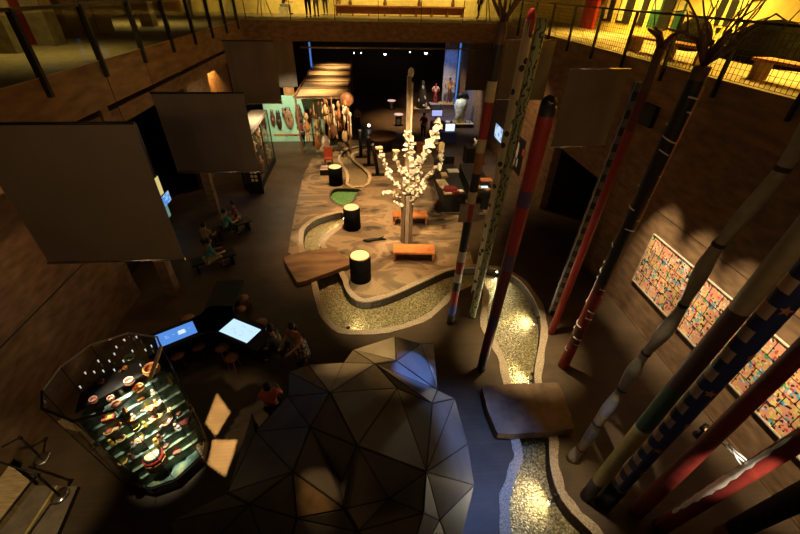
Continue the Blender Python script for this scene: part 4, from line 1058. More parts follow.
for k, (px, y0, y1, ci, kind) in enumerate(items):
    yy = cy0-.30-.22*(k % 6); a, b_ = Yp(px, y0, yy), Yp(px, y1, yy); H = a.z-b_.z; m = M_cv[ci]; c = a
    t = thing('carved_'+('staff' if kind == 'club' else kind), cname[ci]+' '+desc[kind]+' hung '+place(px)+' of the lit carvings', 'carving', (c.x, c.y, b_.z), 'carvings hung by the mint wall')
    x, y, z0 = c.x, c.y, b_.z
    MB().tube([(x, y, a.z), (x, y, cz-.03), (x, cy0-.004, cz-.03)], .006, 5).build('cord', M_metal, t)
    if kind == 'paddle':
        MB().tube([(x, y, z0+H*.3), (x, y, a.z)], .035, 8).build('shaft', m, t)
        MB().sphere((x, y, z0+H*.17), H*.17, 12, 8, (.55, .14, 1)).build('blade', m, t)
        MB().sphere((x, y, a.z), .06, 8, 6).build('grip', M_cv[(ci+2) % 4], t)
    elif kind == 'club':
        MB().lathe((x, y, z0), [(0,0),(.07,.02),(.05,H*.15),(.03,H*.5),(.045,H*.8),(.09,H*.88),(.07,H*.97),(0,H)], 10).build('shaft', m, t)
        MB().lathe((x, y, z0+H*.45), [(.03,0),(.05,.03),(.05,.10),(.03,.13)], 10).build('binding', M_cv[3], t)
    else:
        MB().lathe((x, y, z0+H*.35), [(0,0),(.10,.02),(.13,H*.2),(.09,H*.33),(.05,H*.42),(0,H*.43)], 10).build('torso', m, t)
        MB().sphere((x, y, z0+H*.86), H*.10, 10, 8, (.8, .8, 1.2)).build('head', M_cv[(ci+1) % 4], t)
        for s in (-1, 1):
            MB().tube([(x+s*.06, y, z0+H*.38), (x+s*.07, y-.04, z0+H*.18), (x+s*.08, y, z0)], [.05,.045,.04], 6).build('leg', m, t)
            MB().tube([(x+s*.10, y, z0+H*.66), (x+s*.2, y-.05, z0+H*.5), (x+s*.12, y-.1, z0+H*.42)], [.035,.03,.03], 6).build('arm', m, t)
c = Yp(346.5, 99, cy0-.6); t = thing('round_gong', 'round brown disc at the upper right of the hanging carvings', 'disc', c)
MB().lathe(c, [(0, .05), (.34, .04), (.37, 0), (.34, -.04), (0, -.05)], 22, axis=Vector((0, -1, .2))).build('disc', mat('copper_disc', (.32,.13,.05), .4), t)
MB().lathe(c+Vector((0, -.05, .01)), [(.33, 0), (.37, .02), (.39, 0), (.37, -.02)], 22, axis=Vector((0, -1, .2))).build('rim', M_brownwood, t)
MB().tube([c+Vector((0,0,.36)), (c.x, cy0-.004, cz-.03)], .006, 5).build('cord', M_metal, t)
c = Yp(289, 92, 27.6); t = thing('amber_shade', 'glowing amber cylinder shade above the mint green wall', 'lamp', c)
MB().lathe(c-Vector((0,0,.32)), [(.30, 0), (.34, 0), (.34, .64), (.30, .64)], 18).build('shade', emit('amber', (1,.38,.06), .55), t)
MB().tube([c, (c.x, c.y, 5.95)], .01, 5).build('cord', M_metal, t)
# display cabinet along the left of the hall
cb = thing('display_cabinet', 'tall dark glass cabinet of golden figures left of the mint green wall', 'cabinet', (-5.65, 20.6, 0))
MB().bbox((-6.1, 18.7, 0), (-5.25, 22.7, .35)).build('plinth', M_black, cb)
MB().bbox((-6.1, 18.7, .35), (-6.03, 22.7, 2.75)).build('back_panel', M_black, cb)
MB().bbox((-6.1, 18.7, 2.75), (-5.25, 22.7, 2.9)).build('top', mat('cabinet_top', (.32,.28,.22), .6), cb)
for y in (18.74, 20.7, 22.66): MB().bbox((-5.31, y-.04, .35), (-5.25, y+.04, 2.75)).build('post', M_black, cb)
MB().bbox((-5.275, 18.78, .36), (-5.265, 22.62, 2.74)).build('glass_pane', glass('clear_rail_glass'), cb)
MB().bbox((-6.03, 18.75, 1.5), (-5.35, 22.65, 1.53)).build('shelf', M_metal, cb)
gold = [mat('gold_fig', (.50,.32,.14), .45, noise=.3), mat('ivory_fig', (.6,.48,.32), .5, noise=.3), mat('rust_fig', (.25,.10,.05), .5)]
rng = random.Random(4)
for k in range(16):
    y = 18.95+3.6*((k % 8)+.5)/8*.98; z = .36 if k < 8 else 1.53; h = rng.uniform(.6,.95); x = -5.55+rng.uniform(-.1,.1); m = gold[k % 3]; r = rng.uniform(.08,.13)
    t = thing('cabinet_figure', ['golden','ivory','rust brown'][k % 3]+' carved figure standing on the '+('lower' if k < 8 else 'upper')+' level of the dark left cabinet', 'figurine', (x, y, z), ['golden','ivory','rust brown'][k % 3]+' figures in the cabinet, '+('lower' if k < 8 else 'upper')+' level')
    MB().lathe((x, y, z), [(0,0),(r*1.2,0),(r*.9,h*.15),(r,h*.45),(r*.6,h*.7),(r*.4,h*.74),(0,h*.75)], 10).build('body', m, t)
    MB().sphere((x, y, z+h*.85), r*.65, 10, 8, (1,1,1.3)).build('head', m, t)
    MB().tube([(x, y-r*.9, z+h*.62), (x+r*1.3, y-r*.6, z+h*.5), (x+r*1.2, y+r*.6, z+h*.5), (x, y+r*.9, z+h*.62)], r*.28, 6).build('arms', m, t)
lamp('cabinet_lamp', 'AREA', (-4.6, 20.7, 3.6), 160, (1,.72,.42), (-5.7, 20.7, 1.2), sx=.3, sy=3)
# ------------------------------------------------------------------ people
def skin_mesh(name, J, E, m, parent, root=0, sub=1):
    """one continuous tapering surface grown round a skeleton: J {key:(pos, radius)}, E [(a,b)]"""
    keys = list(J); ix = {k: i for i, k in enumerate(keys)}
    me = bpy.data.meshes.new(name); o0 = wloc(parent)
    me.from_pydata([tuple(J[k][0]-o0) for k in keys], [(ix[a], ix[b]) for a, b in E], [])
    o = bpy.data.objects.new(name, me); COL.objects.link(o)
    sm = o.modifiers.new('s', 'SKIN'); sm.use_smooth_shade = True
    for k in keys:
        sv = me.skin_vertices[0].data[ix[k]]; r = J[k][1]; sv.radius = r if isinstance(r, tuple) else (r, r); sv.use_root = (ix[k] == root)
    ss = o.modifiers.new('u', 'SUBSURF'); ss.levels = sub; ss.render_levels = sub
    dg = bpy.context.evaluated_depsgraph_get(); dg.update()
    me2 = bpy.data.meshes.new_from_object(o.evaluated_get(dg)); me2.name = name
    o.modifiers.clear(); o.data = me2; bpy.data.meshes.remove(me)
    me2.materials.clear(); me2.materials.append(m)
    for p in me2.polygons: p.use_smooth = True
    o.parent = parent; return o
SKIN = mat('skin', (.42,.22,.13), .6, noise=.08)
def cloth(n, c): return mat(n, c, .85, noise=.2, scale=8)
def person(g, rz, pose, shirt, pants, hair, label, lean=0.0, s=1.0, arms='down', long_hair=False, skirt=False, group=None, cut=False):
    g = Vector(g); R3 = Matrix.Rotation(rz, 3, 'Z')
    t = thing('person', label, 'person', g, group)
    W = lambda x, y, z: g + R3 @ (Vector((x, y, z))*s)
    ph = .50 if pose == 'sit' else .93
    def torso(x, d):           # d metres up the spine from the pelvis
        return W(x, d*math.sin(lean), ph+d*math.cos(lean))
    J = {'pelvis': (torso(0, 0), (.145*s, .11*s)), 'waist': (torso(0, .18), (.125*s, .095*s)), 'chest': (torso(0, .38), (.15*s, .105*s)), 'neckbase': (torso(0, .50), .07*s),
         'neck': (torso(0, .56), .052*s)}
    hl = lean*.6; nb = torso(0, .56)
    hd = lambda d, f=0: nb + R3 @ (Vector((0, d*math.sin(hl)+f*math.cos(hl), d*math.cos(hl)-f*math.sin(hl)))*s)
    J['jaw'] = (hd(.06, .012), .066*s); J['face'] = (hd(.13, .012), (.078*s, .095*s)); J['crown'] = (hd(.20, 0), (.062*s, .075*s)); J['nose'] = (hd(.11, .115), .012*s)
    E = [('pelvis','waist'),('waist','chest'),('chest','neckbase'),('neckbase','neck'),('neck','jaw'),('jaw','face'),('face','crown'),('face','nose')]
    S = {}; T = {}
    for sd, q in (('l', -1), ('r', 1)):
        J['sh'+sd] = (torso(q*.17, .47), .058*s)
        if arms == 'down' and pose == 'stand' and lean < .2: el, wr = torso(q*.235, .20), torso(q*.24, -.05)
        elif arms == 'hips': el, wr = torso(q*.33, .22), torso(q*.17, .04)
        else:
            b_ = torso(q*.22, .47); el = b_ + R3@(Vector((q*.03, .10, -.26))*s); wr = el + R3@(Vector((-q*.06, .21, -.02 if pose == 'sit' else -.10))*s)
        J['el'+sd] = (el, .041*s); J['wr'+sd] = (wr, .028*s)
        fd = (wr-el).normalized(); J['palm'+sd] = (wr+fd*.055*s, (.036*s, .02*s))
        E += [('chest', 'sh'+sd), ('sh'+sd, 'el'+sd), ('el'+sd, 'wr'+sd), ('wr'+sd, 'palm'+sd)]
        side = fd.cross(R3@Vector((q, 0, .3))).normalized()
        for k in range(4):
            J['f%d%s' % (k, sd)] = (wr+fd*.105*s+side*(k-1.5)*.021*s, .009*s)
            J['t%d%s' % (k, sd)] = (wr+fd*(.150+.012*(1.5-abs(k-1.3)))*s+side*(k-1.5)*.023*s+R3@Vector((-q*.02*s, .012*s, 0)), .0075*s)
            E += [('palm'+sd, 'f%d%s' % (k, sd)), ('f%d%s' % (k, sd), 't%d%s' % (k, sd))]
        J['th'+sd] = (wr+fd*.05*s-side*.055*s, .010*s); E.append(('palm'+sd, 'th'+sd))
        hp = W(q*.09, 0, ph-.04)
        if pose == 'sit': kn, an, to = W(q*.11, .42, .50), W(q*.11, .40, .09), W(q*.12, .55, .04)
        elif pose == 'walk': kn, an, to = W(q*.09, .10+q*.10, .50), W(q*.09, q*.22, .09), W(q*.10, q*.22+.14, .035)
        else: kn, an, to = W(q*.10, .02, .50), W(q*.105, -.02, .09), W(q*.12, .12, .035)
        J['hip'+sd] = (hp, .088*s); J['kn'+sd] = (kn, .058*s); J['an'+sd] = (an, .038*s); J['to'+sd] = (to, .034*s)
        E += [('pelvis', 'hip'+sd), ('hip'+sd, 'kn'+sd), ('kn'+sd, 'an'+sd), ('an'+sd, 'to'+sd)]
        for k in ('sh', 'el'): S[k+sd] = (J[k+sd][0], J[k+sd][1]*1.32)
        S['el'+sd] = (J['sh'+sd][0].lerp(J['el'+sd][0], .85), .058*s)
        for k in ('hip', 'kn', 'an'): T[k+sd] = (J[k+sd][0]+Vector((0, 0, .02 if k == 'an' else 0)), J[k+sd][1]*1.28)
    skin_mesh('body', J, E, SKIN, t)
    up = lambda r, f: tuple(v*f for v in r) if isinstance(r, tuple) else r*f
    for k in ('pelvis', 'waist', 'chest', 'neckbase'): S[k] = (J[k][0]+(Vector((0, 0, .02)) if k == 'pelvis' else Vector()), up(J[k][1], 1.17 if k != 'neckbase' else 1.12))
    SE = [('pelvis','waist'),('waist','chest'),('chest','neckbase'),('chest','shl'),('chest','shr'),('shl','ell'),('shr','elr')]
    skin_mesh('shirt', dict([(k, S[k]) for k in ('pelvis','waist','chest','neckbase','shl','ell','shr','elr')]), SE, shirt, t)
    if skirt:
        a = J['pelvis'][0]; MB().lathe((a.x, a.y, 0), [(.13*s, a.z+.06), (.17*s, a.z-.08), (.20*s, a.z-.3), (.23*s, a.z-.52), (.20*s, a.z-.5), (.12*s, a.z-.1)], 16).build('skirt', pants, t)
    else:
        T['pelvis'] = (J['pelvis'][0], up(J['pelvis'][1], 1.1))
        skin_mesh('trousers', dict([(k, T[k]) for k in ('pelvis','hipl','knl','anl','hipr','knr','anr')]), [('pelvis','hipl'),('hipl','knl'),('knl','anl'),('pelvis','hipr'),('hipr','knr'),('knr','anr')], pants, t)
    c = hd(.155, -.022); mb = MB().sphere(c, .108*s, 14, 9, (.92, 1.05, 1.05))
    if long_hair: mb.sphere(hd(.02, -.07), .09*s, 10, 7, (1, .7, 1.5))
    mb.build('hair', hair, t)
    for q in (-1, 1):
        e = hd(.125, .088)+R3@Vector((q*.032*s, 0, 0)); MB().sphere(e, .011*s, 6, 5).build('eye', M_black, t)
        f = J['an'+('l' if q < 0 else 'r')][0]; f2 = J['to'+('l' if q < 0 else 'r')][0]
        MB().tube([Vector((f.x, f.y, g.z+.05*s)), Vector((f2.x, f2.y, g.z+.04*s))], [.048*s, .042*s], 8).build('shoe', M_black, t)
    return t
C_red, C_pink, C_dgreen, C_teal, C_black, C_navy = cloth('coral_shirt', (.62,.12,.07)), cloth('rose_cloth', (.34,.12,.07)), cloth('dark_green_shirt', (.06,.075,.05)), cloth('teal_shirt', (.05,.24,.20)), cloth('black_cloth', (.015,.013,.012)), cloth('navy_cloth', (.03,.035,.06))
C_maroon, C_khaki, C_grey = cloth('maroon_shirt', (.12,.03,.025)), cloth('khaki_trousers', (.30,.22,.12)), cloth('grey_shirt', (.2,.18,.16))
HB = mat('black_hair', (.012,.009,.008), .5)
HBR = mat('brown_hair', (.06,.03,.015), .5)
def dots_cloth():
    return dotted('patterned_skirt', (.10,.06,.05), (.55,.45,.38), .2, 9, .33)
person(Vector((Z(267,386,1.2).x, Z(267,386,1.2).y, 0)), .25, 'sit', C_red, C_navy, HB, 'person in a coral red top with dark hair sitting right behind the faceted pavilion', s=1.0, arms='fold')
_p = Z(267,386,1.2); dup(st, (_p.x, _p.y, 0), 'round stool under the person in coral red')
person(Z(304,364), 2.4, 'stand', C_pink, dots_cloth(), HB, 'person in a pink top and patterned skirt leaning toward a seated companion', lean=.28, s=.98, arms='fold', skirt=True, long_hair=True)
person(Z(285,361), 1.3, 'sit', C_dgreen, C_black, HB, 'person in a dark green top sitting hunched by the end of the screen table', lean=.35, s=1.05, arms='fold')
g = Z(285,361); st2 = dup(st, (g.x, g.y, 0), 'round stool under the seated person in dark green')
person(Z(212,270), -.9, 'sit', C_teal, C_khaki, HB, 'seated visitor in a teal shirt, the nearer of two left of the hall aisle', lean=.3, arms='fold')
person(Z(209,250), -.4, 'sit', C_khaki, C_black, HB, 'seated visitor in a tan top between the two teal shirts', lean=.2, arms='fold', s=.9)
person(Z(228,238), -.7, 'sit', C_teal, C_black, HB, 'seated visitor in a teal shirt, the farther of two left of the hall aisle', lean=.25, arms='fold')
person(Z(240,228), 1.9, 'sit', C_maroon, C_khaki, HB, 'seated visitor in a dark red top on the aisle end of the seated group', lean=.1, arms='fold')
for k, (q, lb) in enumerate((((213,270),'dark bench under the nearer seated visitors left of the aisle'),((232,236),'dark bench under the farther seated visitors left of the aisle'))):
    a = Z(*q); t = thing('dark_bench', lb, 'bench', a)
    MB().box((a.x+.05, a.y+.2, .42), (1.5, .5, .06), .5+.2*k).build('seat', M_black, t)
    for sx in (-.6, .6): MB().box((a.x+.05+sx*math.cos(.5+.2*k), a.y+.2+sx*math.sin(.5+.2*k), .195), (.06, .45, .39), .5+.2*k).build('leg', M_black, t)
person(Z(423,139), 2.8, 'stand', C_maroon, C_black, HB, 'person in a maroon top standing among the far exhibits right of the tree mast', arms='fold')
person(Z(450,141), 0, 'sit', C_navy, C_black, HB, 'person seated in front of the bright far monitor, seen from behind', lean=.2, arms='fold')
g = Z(450,141); dup(st, (g.x, g.y, 0), 'round stool under the person at the far monitor')
person(Z(358,131), -.4, 'stand', C_grey, C_black, HB, 'dim visitor in grey walking beside the hanging carvings', s=1.0)
person(Z(304,147), .3, 'walk', C_maroon, C_black, HB, 'dim visitor in dark red walking along the aisle past the carvings', s=1.0)
# visitors on the far bridge
GZ = 6.92
person(Z(284,14.5,GZ), -1.2, 'sit', C_black, C_grey, HB, 'person in black sitting on the far bridge floor side, upper left', lean=.35, arms='fold')
g = Z(284,14.5,GZ); t = thing('floor_pouf', 'low pale seat under the person in black on the far bridge', 'seat', g); MB().box((g.x, g.y, GZ+.21), (.5, .5, .42)).build('body', mat('seat_pale', (.5,.42,.25), .6), t)
person(Z(309,17.5,GZ), .2, 'stand', C_black, C_black, HB, 'leftmost of the standing visitors on the far bridge, dressed in black', s=1.02)
person(Z(317,16.5,GZ), .5, 'stand', C_maroon, C_grey, HBR, 'visitor in maroon and grey beside the one in black on the far bridge')
person(Z(326,15.5,GZ), 2.9, 'stand', C_red, C_navy, HB, 'visitor in a coral top in the middle of the far bridge group', s=.95)
person(Z(339,15,GZ), .1, 'stand', C_black, C_khaki, HBR, 'visitor in black and khaki, right end of the far bridge group')
person(Z(478,18.5,GZ), 1.2, 'stand', C_navy, C_black, HB, 'dark clothed visitor at the right end of the far bridge beside the white tripod')

# ------------------------------------------------------------------ things on the gallery level
def tripod(px, py, label):
    g = Z(px, py, GZ); t = thing('white_tripod', label, 'tripod', g)
    for k in range(3):
        a = k*2*PI/3+.5; MB().tube([g+Vector((0,0,1.5)), g+Vector((.5*math.cos(a), .5*math.sin(a), 0))], .028, 6).build('leg', mat('white_leg', (.75,.68,.45), .5), t)
    MB().lathe(g+Vector((0,0,1.45)), [(0,0),(.06,0),(.06,.12),(0,.12)], 8).build('head', M_metal, t)
tripod(264, 17, 'white tripod stand at the left end of the far bridge'); tripod(484, 21, 'white tripod stand at the right end of the far bridge')
a, b_ = Z(336,14.5,GZ), Z(465,18,GZ); L = b_.x-a.x; yb = 29.8
t = thing('long_table', 'long low reddish table along the yellow wall of the far bridge', 'table', ((a.x+b_.x)/2, yb, GZ))
MB().bbox((a.x, yb-.35, GZ+.50), (b_.x, yb+.35, GZ+.58)).build('tabletop', mat('red_table', (.40,.16,.05), .5), t)
MB().bbox((a.x+.1, yb-.2, GZ+.12), (b_.x-.1, yb+.2, GZ+.5)).build('front', mat('red_table2', (.28,.09,.03), .5), t)
n_ = 9
for k in range(n_): 
    x = a.x+.1+(L-.2)*k/(n_-1); MB().bbox((x-.05, yb-.3, GZ), (x+.05, yb+.3, GZ+.5)).build('leg', mat('red_table2', (0,0,0)), t)
for k in range(4):
    x = a.x+1+k*2.2; t2 = thing('table_jar', ['small dark jar at the left','squat jar left of centre','tall jar right of centre','small jar at the right']
        [k]+' of the long reddish table on the far bridge', 'jar', (x, yb, GZ+.58))
    MB().lathe((x, yb, GZ+.58), [(0,0),(.10,0),(.13,.12),(.07,.22+.05*k),(.09,.26+.05*k),(0,.25+.05*k)], 10).build('body', M_brownwood, t2)
# right gallery wall: picture panels, doors, seats, mask drawing
WX = 12.1
def wall_panel(y0, y1, z0, z1, name, label, m, inner=None, im=None):
    t = thing(name, label, 'panel', (WX-.02, (y0+y1)/2, z0))
    MB().bbox((WX-.05, y0, z0), (WX-.004, y1, z1)).build('board', m, t)
    if inner:
        for (a, b_, c, d) in inner: MB().bbox((WX-.06, y0+(y1-y0)*a, z0+(z1-z0)*c), (WX-.045, y0+(y1-y0)*b_, z0+(z1-z0)*d)).build('picture', im, t)
    return t
M_pgreen = mat('dark_green_board', (.02,.10,.05), .6); M_pic = mat('pale_print', (.62,.52,.25), .6, noise=.3, scale=5)
def gy(px, py): return X(px, py, WX)
for k, (p0, p1, lb, m) in enumerate([((603,20),(611,20),'narrow black panel with pale prints, farthest of the row on the right gallery',M_black),((616,22),(629,24),'black panel with a pale print, second of the row on the right gallery',M_black),((632,28),(641,30),'black and white strip panel, third of the row on the right gallery',M_black),((645,32),(655,32),'pale panel with green foot on the right gallery wall',M_pgreen),((656,30),(665,34),'black door-like panel left of the green-footed pair on the right gallery',M_black),((668,36),(676,36),'pale panel with green foot nearest the mask drawing',M_pgreen)]):
    y1_, y0_ = gy(*p0).y, gy(*p1).y
    wall_panel(min(y0_, y1_), max(y0_, y1_), 7.3, 9.4, 'wall_panel', lb, m, None if k == 4 else [(.15,.85,.30,.60),(.15,.85,.66,.93)] if k >= 3 else [(.55,.9,.05,.95)], M_pic)
p = gy(595, 14); wall_panel(min(p.y, 28)-.3, min(p.y, 28)+1.6, 6.925, 9.4, 'pale_screen', 'pale lit panel at the far end of the right gallery wall', mat('pale_lit', (.75,.68,.45), .6))
o = MB().bbox((WX-.5, 21.9, 6.92), (WX-.35, 23.2, 9.3)).build('red_hanging', mat('red_hanging', (.45,.03,.02), .7), origin=(WX-.4, 22.5, 6.92)); tag(o, 'red cloth panel standing at the far end of the right gallery', 'panel')
# mask drawing on the yellow wall: a plain long face outline
cm = gy(724, 17); t = thing('wall_drawing', 'black drawing of a long face with trees on the yellow gallery wall', 'drawing', (WX-.02, cm.y, 7.4))
def ink(pts, w_, nm='ink_line'):
    P = [Vector((WX-.012, cm.y-y*.9, cm.z+z*.85)) for y, z in pts]
    mb = MB()
    for i in range(len(P)-1):
        d = (P[i+1]-P[i]).normalized(); n2 = Vector((0, -d.z, d.y))*w_
        q = [P[i]-n2, P[i]+n2, P[i+1]+n2, P[i+1]-n2]; mb.add(q+[v+Vector((-.012,0,0)) for v in q], [(0,1,2,3),(7,6,5,4),(0,4,5,1),(2,6,7,3),(1,5,6,2),(3,7,4,0)])
    return mb.build(nm, M_black, t)
def shape(pts, nm='ink_patch'):
    v = [Vector((WX-.012, cm.y-y*.9, cm.z+z*.85)) for y, z in pts]; n2 = len(v)
    return MB().add(v+[p+Vector((-.012,0,0)) for p in v], [tuple(range(n2)), tuple(range(2*n2-1, n2-1, -1))]+[(i, (i+1) % n2, n2+(i+1) % n2, n2+i) for i in range(n2)]).build(nm, M_black, t)
shape([(-.42,.55),(-.06,.62),(-.10,-.30),(-.30,-.30),(-.45,.1)]); shape([(.06,.62),(.42,.55),(.45,.1),(.30,-.30),(.10,-.30)]); shape([(-.14,-.36),(.14,-.36),(.05,-.55),(-.05,-.55)])
for s_ in (-1, 1):
    ink([(s_*.5,.9),(s_*.62,.2),(s_*.8,-.4)], .02); ink([(s_*.62,.2),(s_*1.0,.55),(s_*1.3,.9)], .018); ink([(s_*.8,-.3),(s_*1.3,-.1),(s_*1.9,.1)], .018); ink([(s_*1.0,.55),(s_*1.5,.6)], .012)
M_rockseat = mat('dark_seat', (.005,.004,.002), .95, noise=.4, spec=.0)
for k, (px, py, lx, ly, hh, lb) in enumerate([(688,40,1.2,1.5,.95,'dark rounded mound left of the face drawing on the right gallery'),(764,48,1.2,3.0,1.05,'large dark rounded mound right of the face drawing on the right gallery')]):
    g = X(px, py, 11.2); o = MB().sphere((11.3, g.y, GZ), 1, 18, 10, (lx/2, ly/2, hh)); 
    o.v = [Vector((v.x, v.y, max(v.z, GZ))) for v in o.v]
    o = o.build('dark_mound', M_rockseat, origin=(11.3, g.y, GZ)); tag(o, lb, 'mound')
for k, (px, py, lb) in enumerate([(625,38,'farther wooden bench behind the mesh railing on the right gallery'),(690,45,'middle wooden bench behind the mesh railing on the right gallery'),(778,64,'nearest wooden bench behind the mesh railing on the right gallery')]):
    g = Z(px, py, GZ+.42); y = g.y; x = RX+.9; t = thing('gallery_bench', lb, 'bench', (x, y, GZ))
    MB().bbox((x-.22, y-.85, GZ+.38), (x+.22, y+.85, GZ+.44)).build('seat', M_wood, t)
    for s_ in (-.7, .7): MB().bbox((x-.2, y+s_-.05, GZ), (x+.2, y+s_+.05, GZ+.38)).build('leg', M_brownwood, t)
# left gallery: timber partitions and a red panel
for k, (y0, y1, x, lb) in enumerate([(7.2,9.8,-9.0,'wide brown timber partition nearest on the left gallery'),(15.5,18.2,-9.5,'brown timber partition farther along the left gallery')]):
    t = thing('timber_partition', lb, 'partition', (x, (y0+y1)/2, 6.92))
    MB().bbox((x-.12, y0, 6.92), (x+.12, y1, 10)).build('panel', M_brownwood, t)
    for y in (y0+.8, y0+1.6): MB().bbox((x+.12, y-.015, 6.92), (x+.13, y+.015, 10)).build('joint', M_black, t)
for k, y in enumerate((12.3, 13.9, 20.5)):
    struct('trim_%d' % (20+k), MB().bbox((-9.3, y-.25, 6.92), (-8.8, y+.25, 10.3)), mat('pale_column', (.22,.17,.08), .7))
c = X(20, 30, -9.6); o = MB().bbox((-9.65, c.y-.45, c.z-.5), (-9.55, c.y+.45, c.z+.75)).build('red_board', mat('red_board', (.40,.03,.02), .6), origin=(-9.6, c.y, c.z-.5)); tag(o, 'dark red board leaning on the left gallery at the upper left', 'panel')
MB().bbox((-9.62, c.y-.03, 6.92), (-9.58, c.y+.03, c.z-.5)).build('stand', M_metal, o)

# ------------------------------------------------------------------ dark left bay: coloured screens, columns
struct('wall_left_bay', MB().bbox((-8.6, 10.9, 0), (-8.45, 15.6, 4.2)), M_black)
def bay(pts, m, label):
    P = [X(a, b_, -8.42) for a, b_ in pts]; y0, y1 = min(p.y for p in P), max(p.y for p in P); z0, z1 = min(p.z for p in P), max(p.z for p in P)
    t = thing('wall_screen', label, 'screen', (-8.43, (y0+y1)/2, z0))
    MB().bbox((-8.45, y0-.03, z0-.03), (-8.425, y1+.03, z1+.03)).build('bezel', M_black, t)
    MB().bbox((-8.425, y0, z0), (-8.415, y1, z1)).build('display', m, t)
bay([(150.5,182.5),(158,177),(163,193),(157,200)], emit('yellow_screen', (.75,.62,.22), .9), 'pale yellow screen on the black wall right of the large hanging screen')
bay([(160,199),(168,191.5),(171,199),(164,208)], emit('blue_screen2', (.08,.30,.80), .9, (5, (.35,.6,.9), .6)), 'blue picture screen just below the yellow one on the black wall')
bay([(163,210),(168,207),(170,215),(167,220)], emit('teal_screen', (.16,.30,.26), .8), 'dull teal screen lowest on the black wall')
p = X(252, 177, -5.6); t = thing('label_panel', 'small black panel with six pale squares by the dark cabinet', 'panel', (-5.7, 18.3, .2))
c = Yp(253.5, 177, 18.3); MB().bbox((c.x-.35, 18.28, 0), (c.x+.35, 18.4, 1.5)).build('board', M_black, t)
for i in range(2):
    for j in range(3): MB().bbox((c.x-.12+.18*i, 18.265, c.z-.22+.2*j), (c.x-.0+.18*i, 18.279, c.z-.10+.2*j)).build('label', mat('pale_label', (.6,.5,.35), .6), t)
lamp('label_lamp', 'SPOT', (c.x, 16.8, 2.6), 25, WARM2, (c.x, 18.3, c.z), .03, 30, .5)
lamp('bay_blue_lamp', 'SPOT', (-5.9, 18.2, 3.4), 45, (.25,.45,1), (-6.3, 17.4, 0), .05, 50, 1)
# amber lit wall seen under the left gallery
lamp('amber_lamp', 'SPOT', (-7.72, 23.6, 5.25), 700, (1,.5,.12), (-8.2, 24.2, 3.8), .05, 70, .4)

# ------------------------------------------------------------------ right hand display counters
def counter(p0, p1, p2, h, label):
    a, b_, c = Z(*p0), Z(*p1), Z(*p2); d = b_-a; L = d.length; rz = math.atan2(d.y, d.x); dep = c.y-a.y
    u = Vector((math.cos(rz), math.sin(rz), 0)); n2 = Vector((-u.y, u.x, 0)); cc_ = a+u*L/2+n2*dep/2
    t = thing('display_counter', label, 'counter', (cc_.x, cc_.y, 0))
    MB().box((cc_.x, cc_.y, .05), (L+.1, dep+.1, .10), rz).build('plinth', mat('grey_plinth', (.22,.17,.12), .7), t)
    MB().box((cc_.x, cc_.y, .1+(h-.1)/2), (L, dep, h-.1), rz).build('body', M_black, t)
    MB().box((cc_.x, cc_.y, h+.015), (L-.08, dep-.08, .03), rz).build('top', mat('counter_top', (.014,.012,.010), .3), t)
    return cc_, u, n2, L, dep
h1 = .95
counter((442,214),(464,214),(432,177), h1, 'long black display counter right of the white tree')
counter((470,212),(492,212),(470,180), h1, 'shorter black display counter beside the banded pole')
rng = random.Random(9)
def top_item(px, py, z, s, rz, m, name, label, cat):
    p = Z(px, py, z); t = thing(name, label, cat, (p.x, p.y, z)); MB().box((p.x, p.y, z+s[2]/2), s, rz).build('body', m, t)
    MB().box((p.x, p.y, z+s[2]+.004), (s[0]*.85, s[1]*.85, .008), rz).build('face', m, t); return t
hz = h1+.03
for k, (px, py, s_, c_, lb) in enumerate([(444,176,(.3,.5,.10),(.30,.19,.08),'tan tray near the middle of the long black counter'),(447.5,193,(.35,.3,.06),(.45,.34,.2),'cream folder at the front of the long black counter'),(456,194,(.3,.2,.12),(.14,.02,.015),'dark red case at the front of the long black counter'),(443,188,(.25,.3,.05),(.55,.42,.25),'pale sheet at the front left corner of the long counter'),(488,190,(.3,.2,.05),(.35,.2,.08),'brown tray at the right of the shorter counter'),(473,196,(.3,.3,.15),(.1,.06,.04),'dark box at the front left of the shorter counter')]):
    p = Z(px, py, hz); t = thing(('tan_tray','cream_folder','red_case','pale_sheet','brown_tray','dark_box')[k], lb, ('tray','folder','case','sheet','tray','box')[k], (p.x, p.y, hz)); MB().box((p.x, p.y, hz+s_[2]/2), s_, .1*k).build('body', mat('citem%d' % k, c_, .5), t); MB().box((p.x, p.y, hz+s_[2]+.005), (s_[0]*.8, s_[1]*.8, .01), .1*k).build('face', mat('citem_face%d' % k, tuple(min(1, v*1.5) for v in c_), .5), t)
top_item(450, 192, hz, (.55,.35,.22), 0, mat('dark_red_item', (.16,.02,.015), .5), 'red_box', 'dark red box on the long black counter', 'box')
top_item(460, 191, hz, (.30,.22,.02), .2, mat('white_card', (.7,.66,.55), .5), 'white_card', 'white card beside the dark red box on the long counter', 'card')
top_item(442, 183, hz, (.45,.7,.04), .1, mat('beige_plan', (.45,.33,.18), .5), 'beige_plan', 'beige sheet lying on the left part of the long counter', 'sheet')
top_item(453, 171, hz, (.55,.45,.03), 0, mat('grey_sheet2', (.4,.37,.3), .5), 'grey_sheet', 'pale grey sheet at the far end of the long counter', 'sheet')
top_item(449, 163, hz, (.5,.12,.35), 0, M_black, 'black_monitor', 'small black monitor standing behind the pale sheet on the long counter', 'monitor')
top_item(486, 180, hz, (.55,.40,.03), 0, mat('orange_board', (.6,.19,.06), .5), 'orange_board', 'orange board on the shorter black counter', 'board')
top_item(477.5, 187, hz, (.28,.42,.03), 0, mat('ochre_board', (.55,.30,.07), .5), 'ochre_board', 'ochre board lying left on the shorter black counter', 'board')
p = Z(484.5, 187.5, hz); t = thing('glowing_card', 'bright bluish white screen on the shorter black counter', 'screen', p)
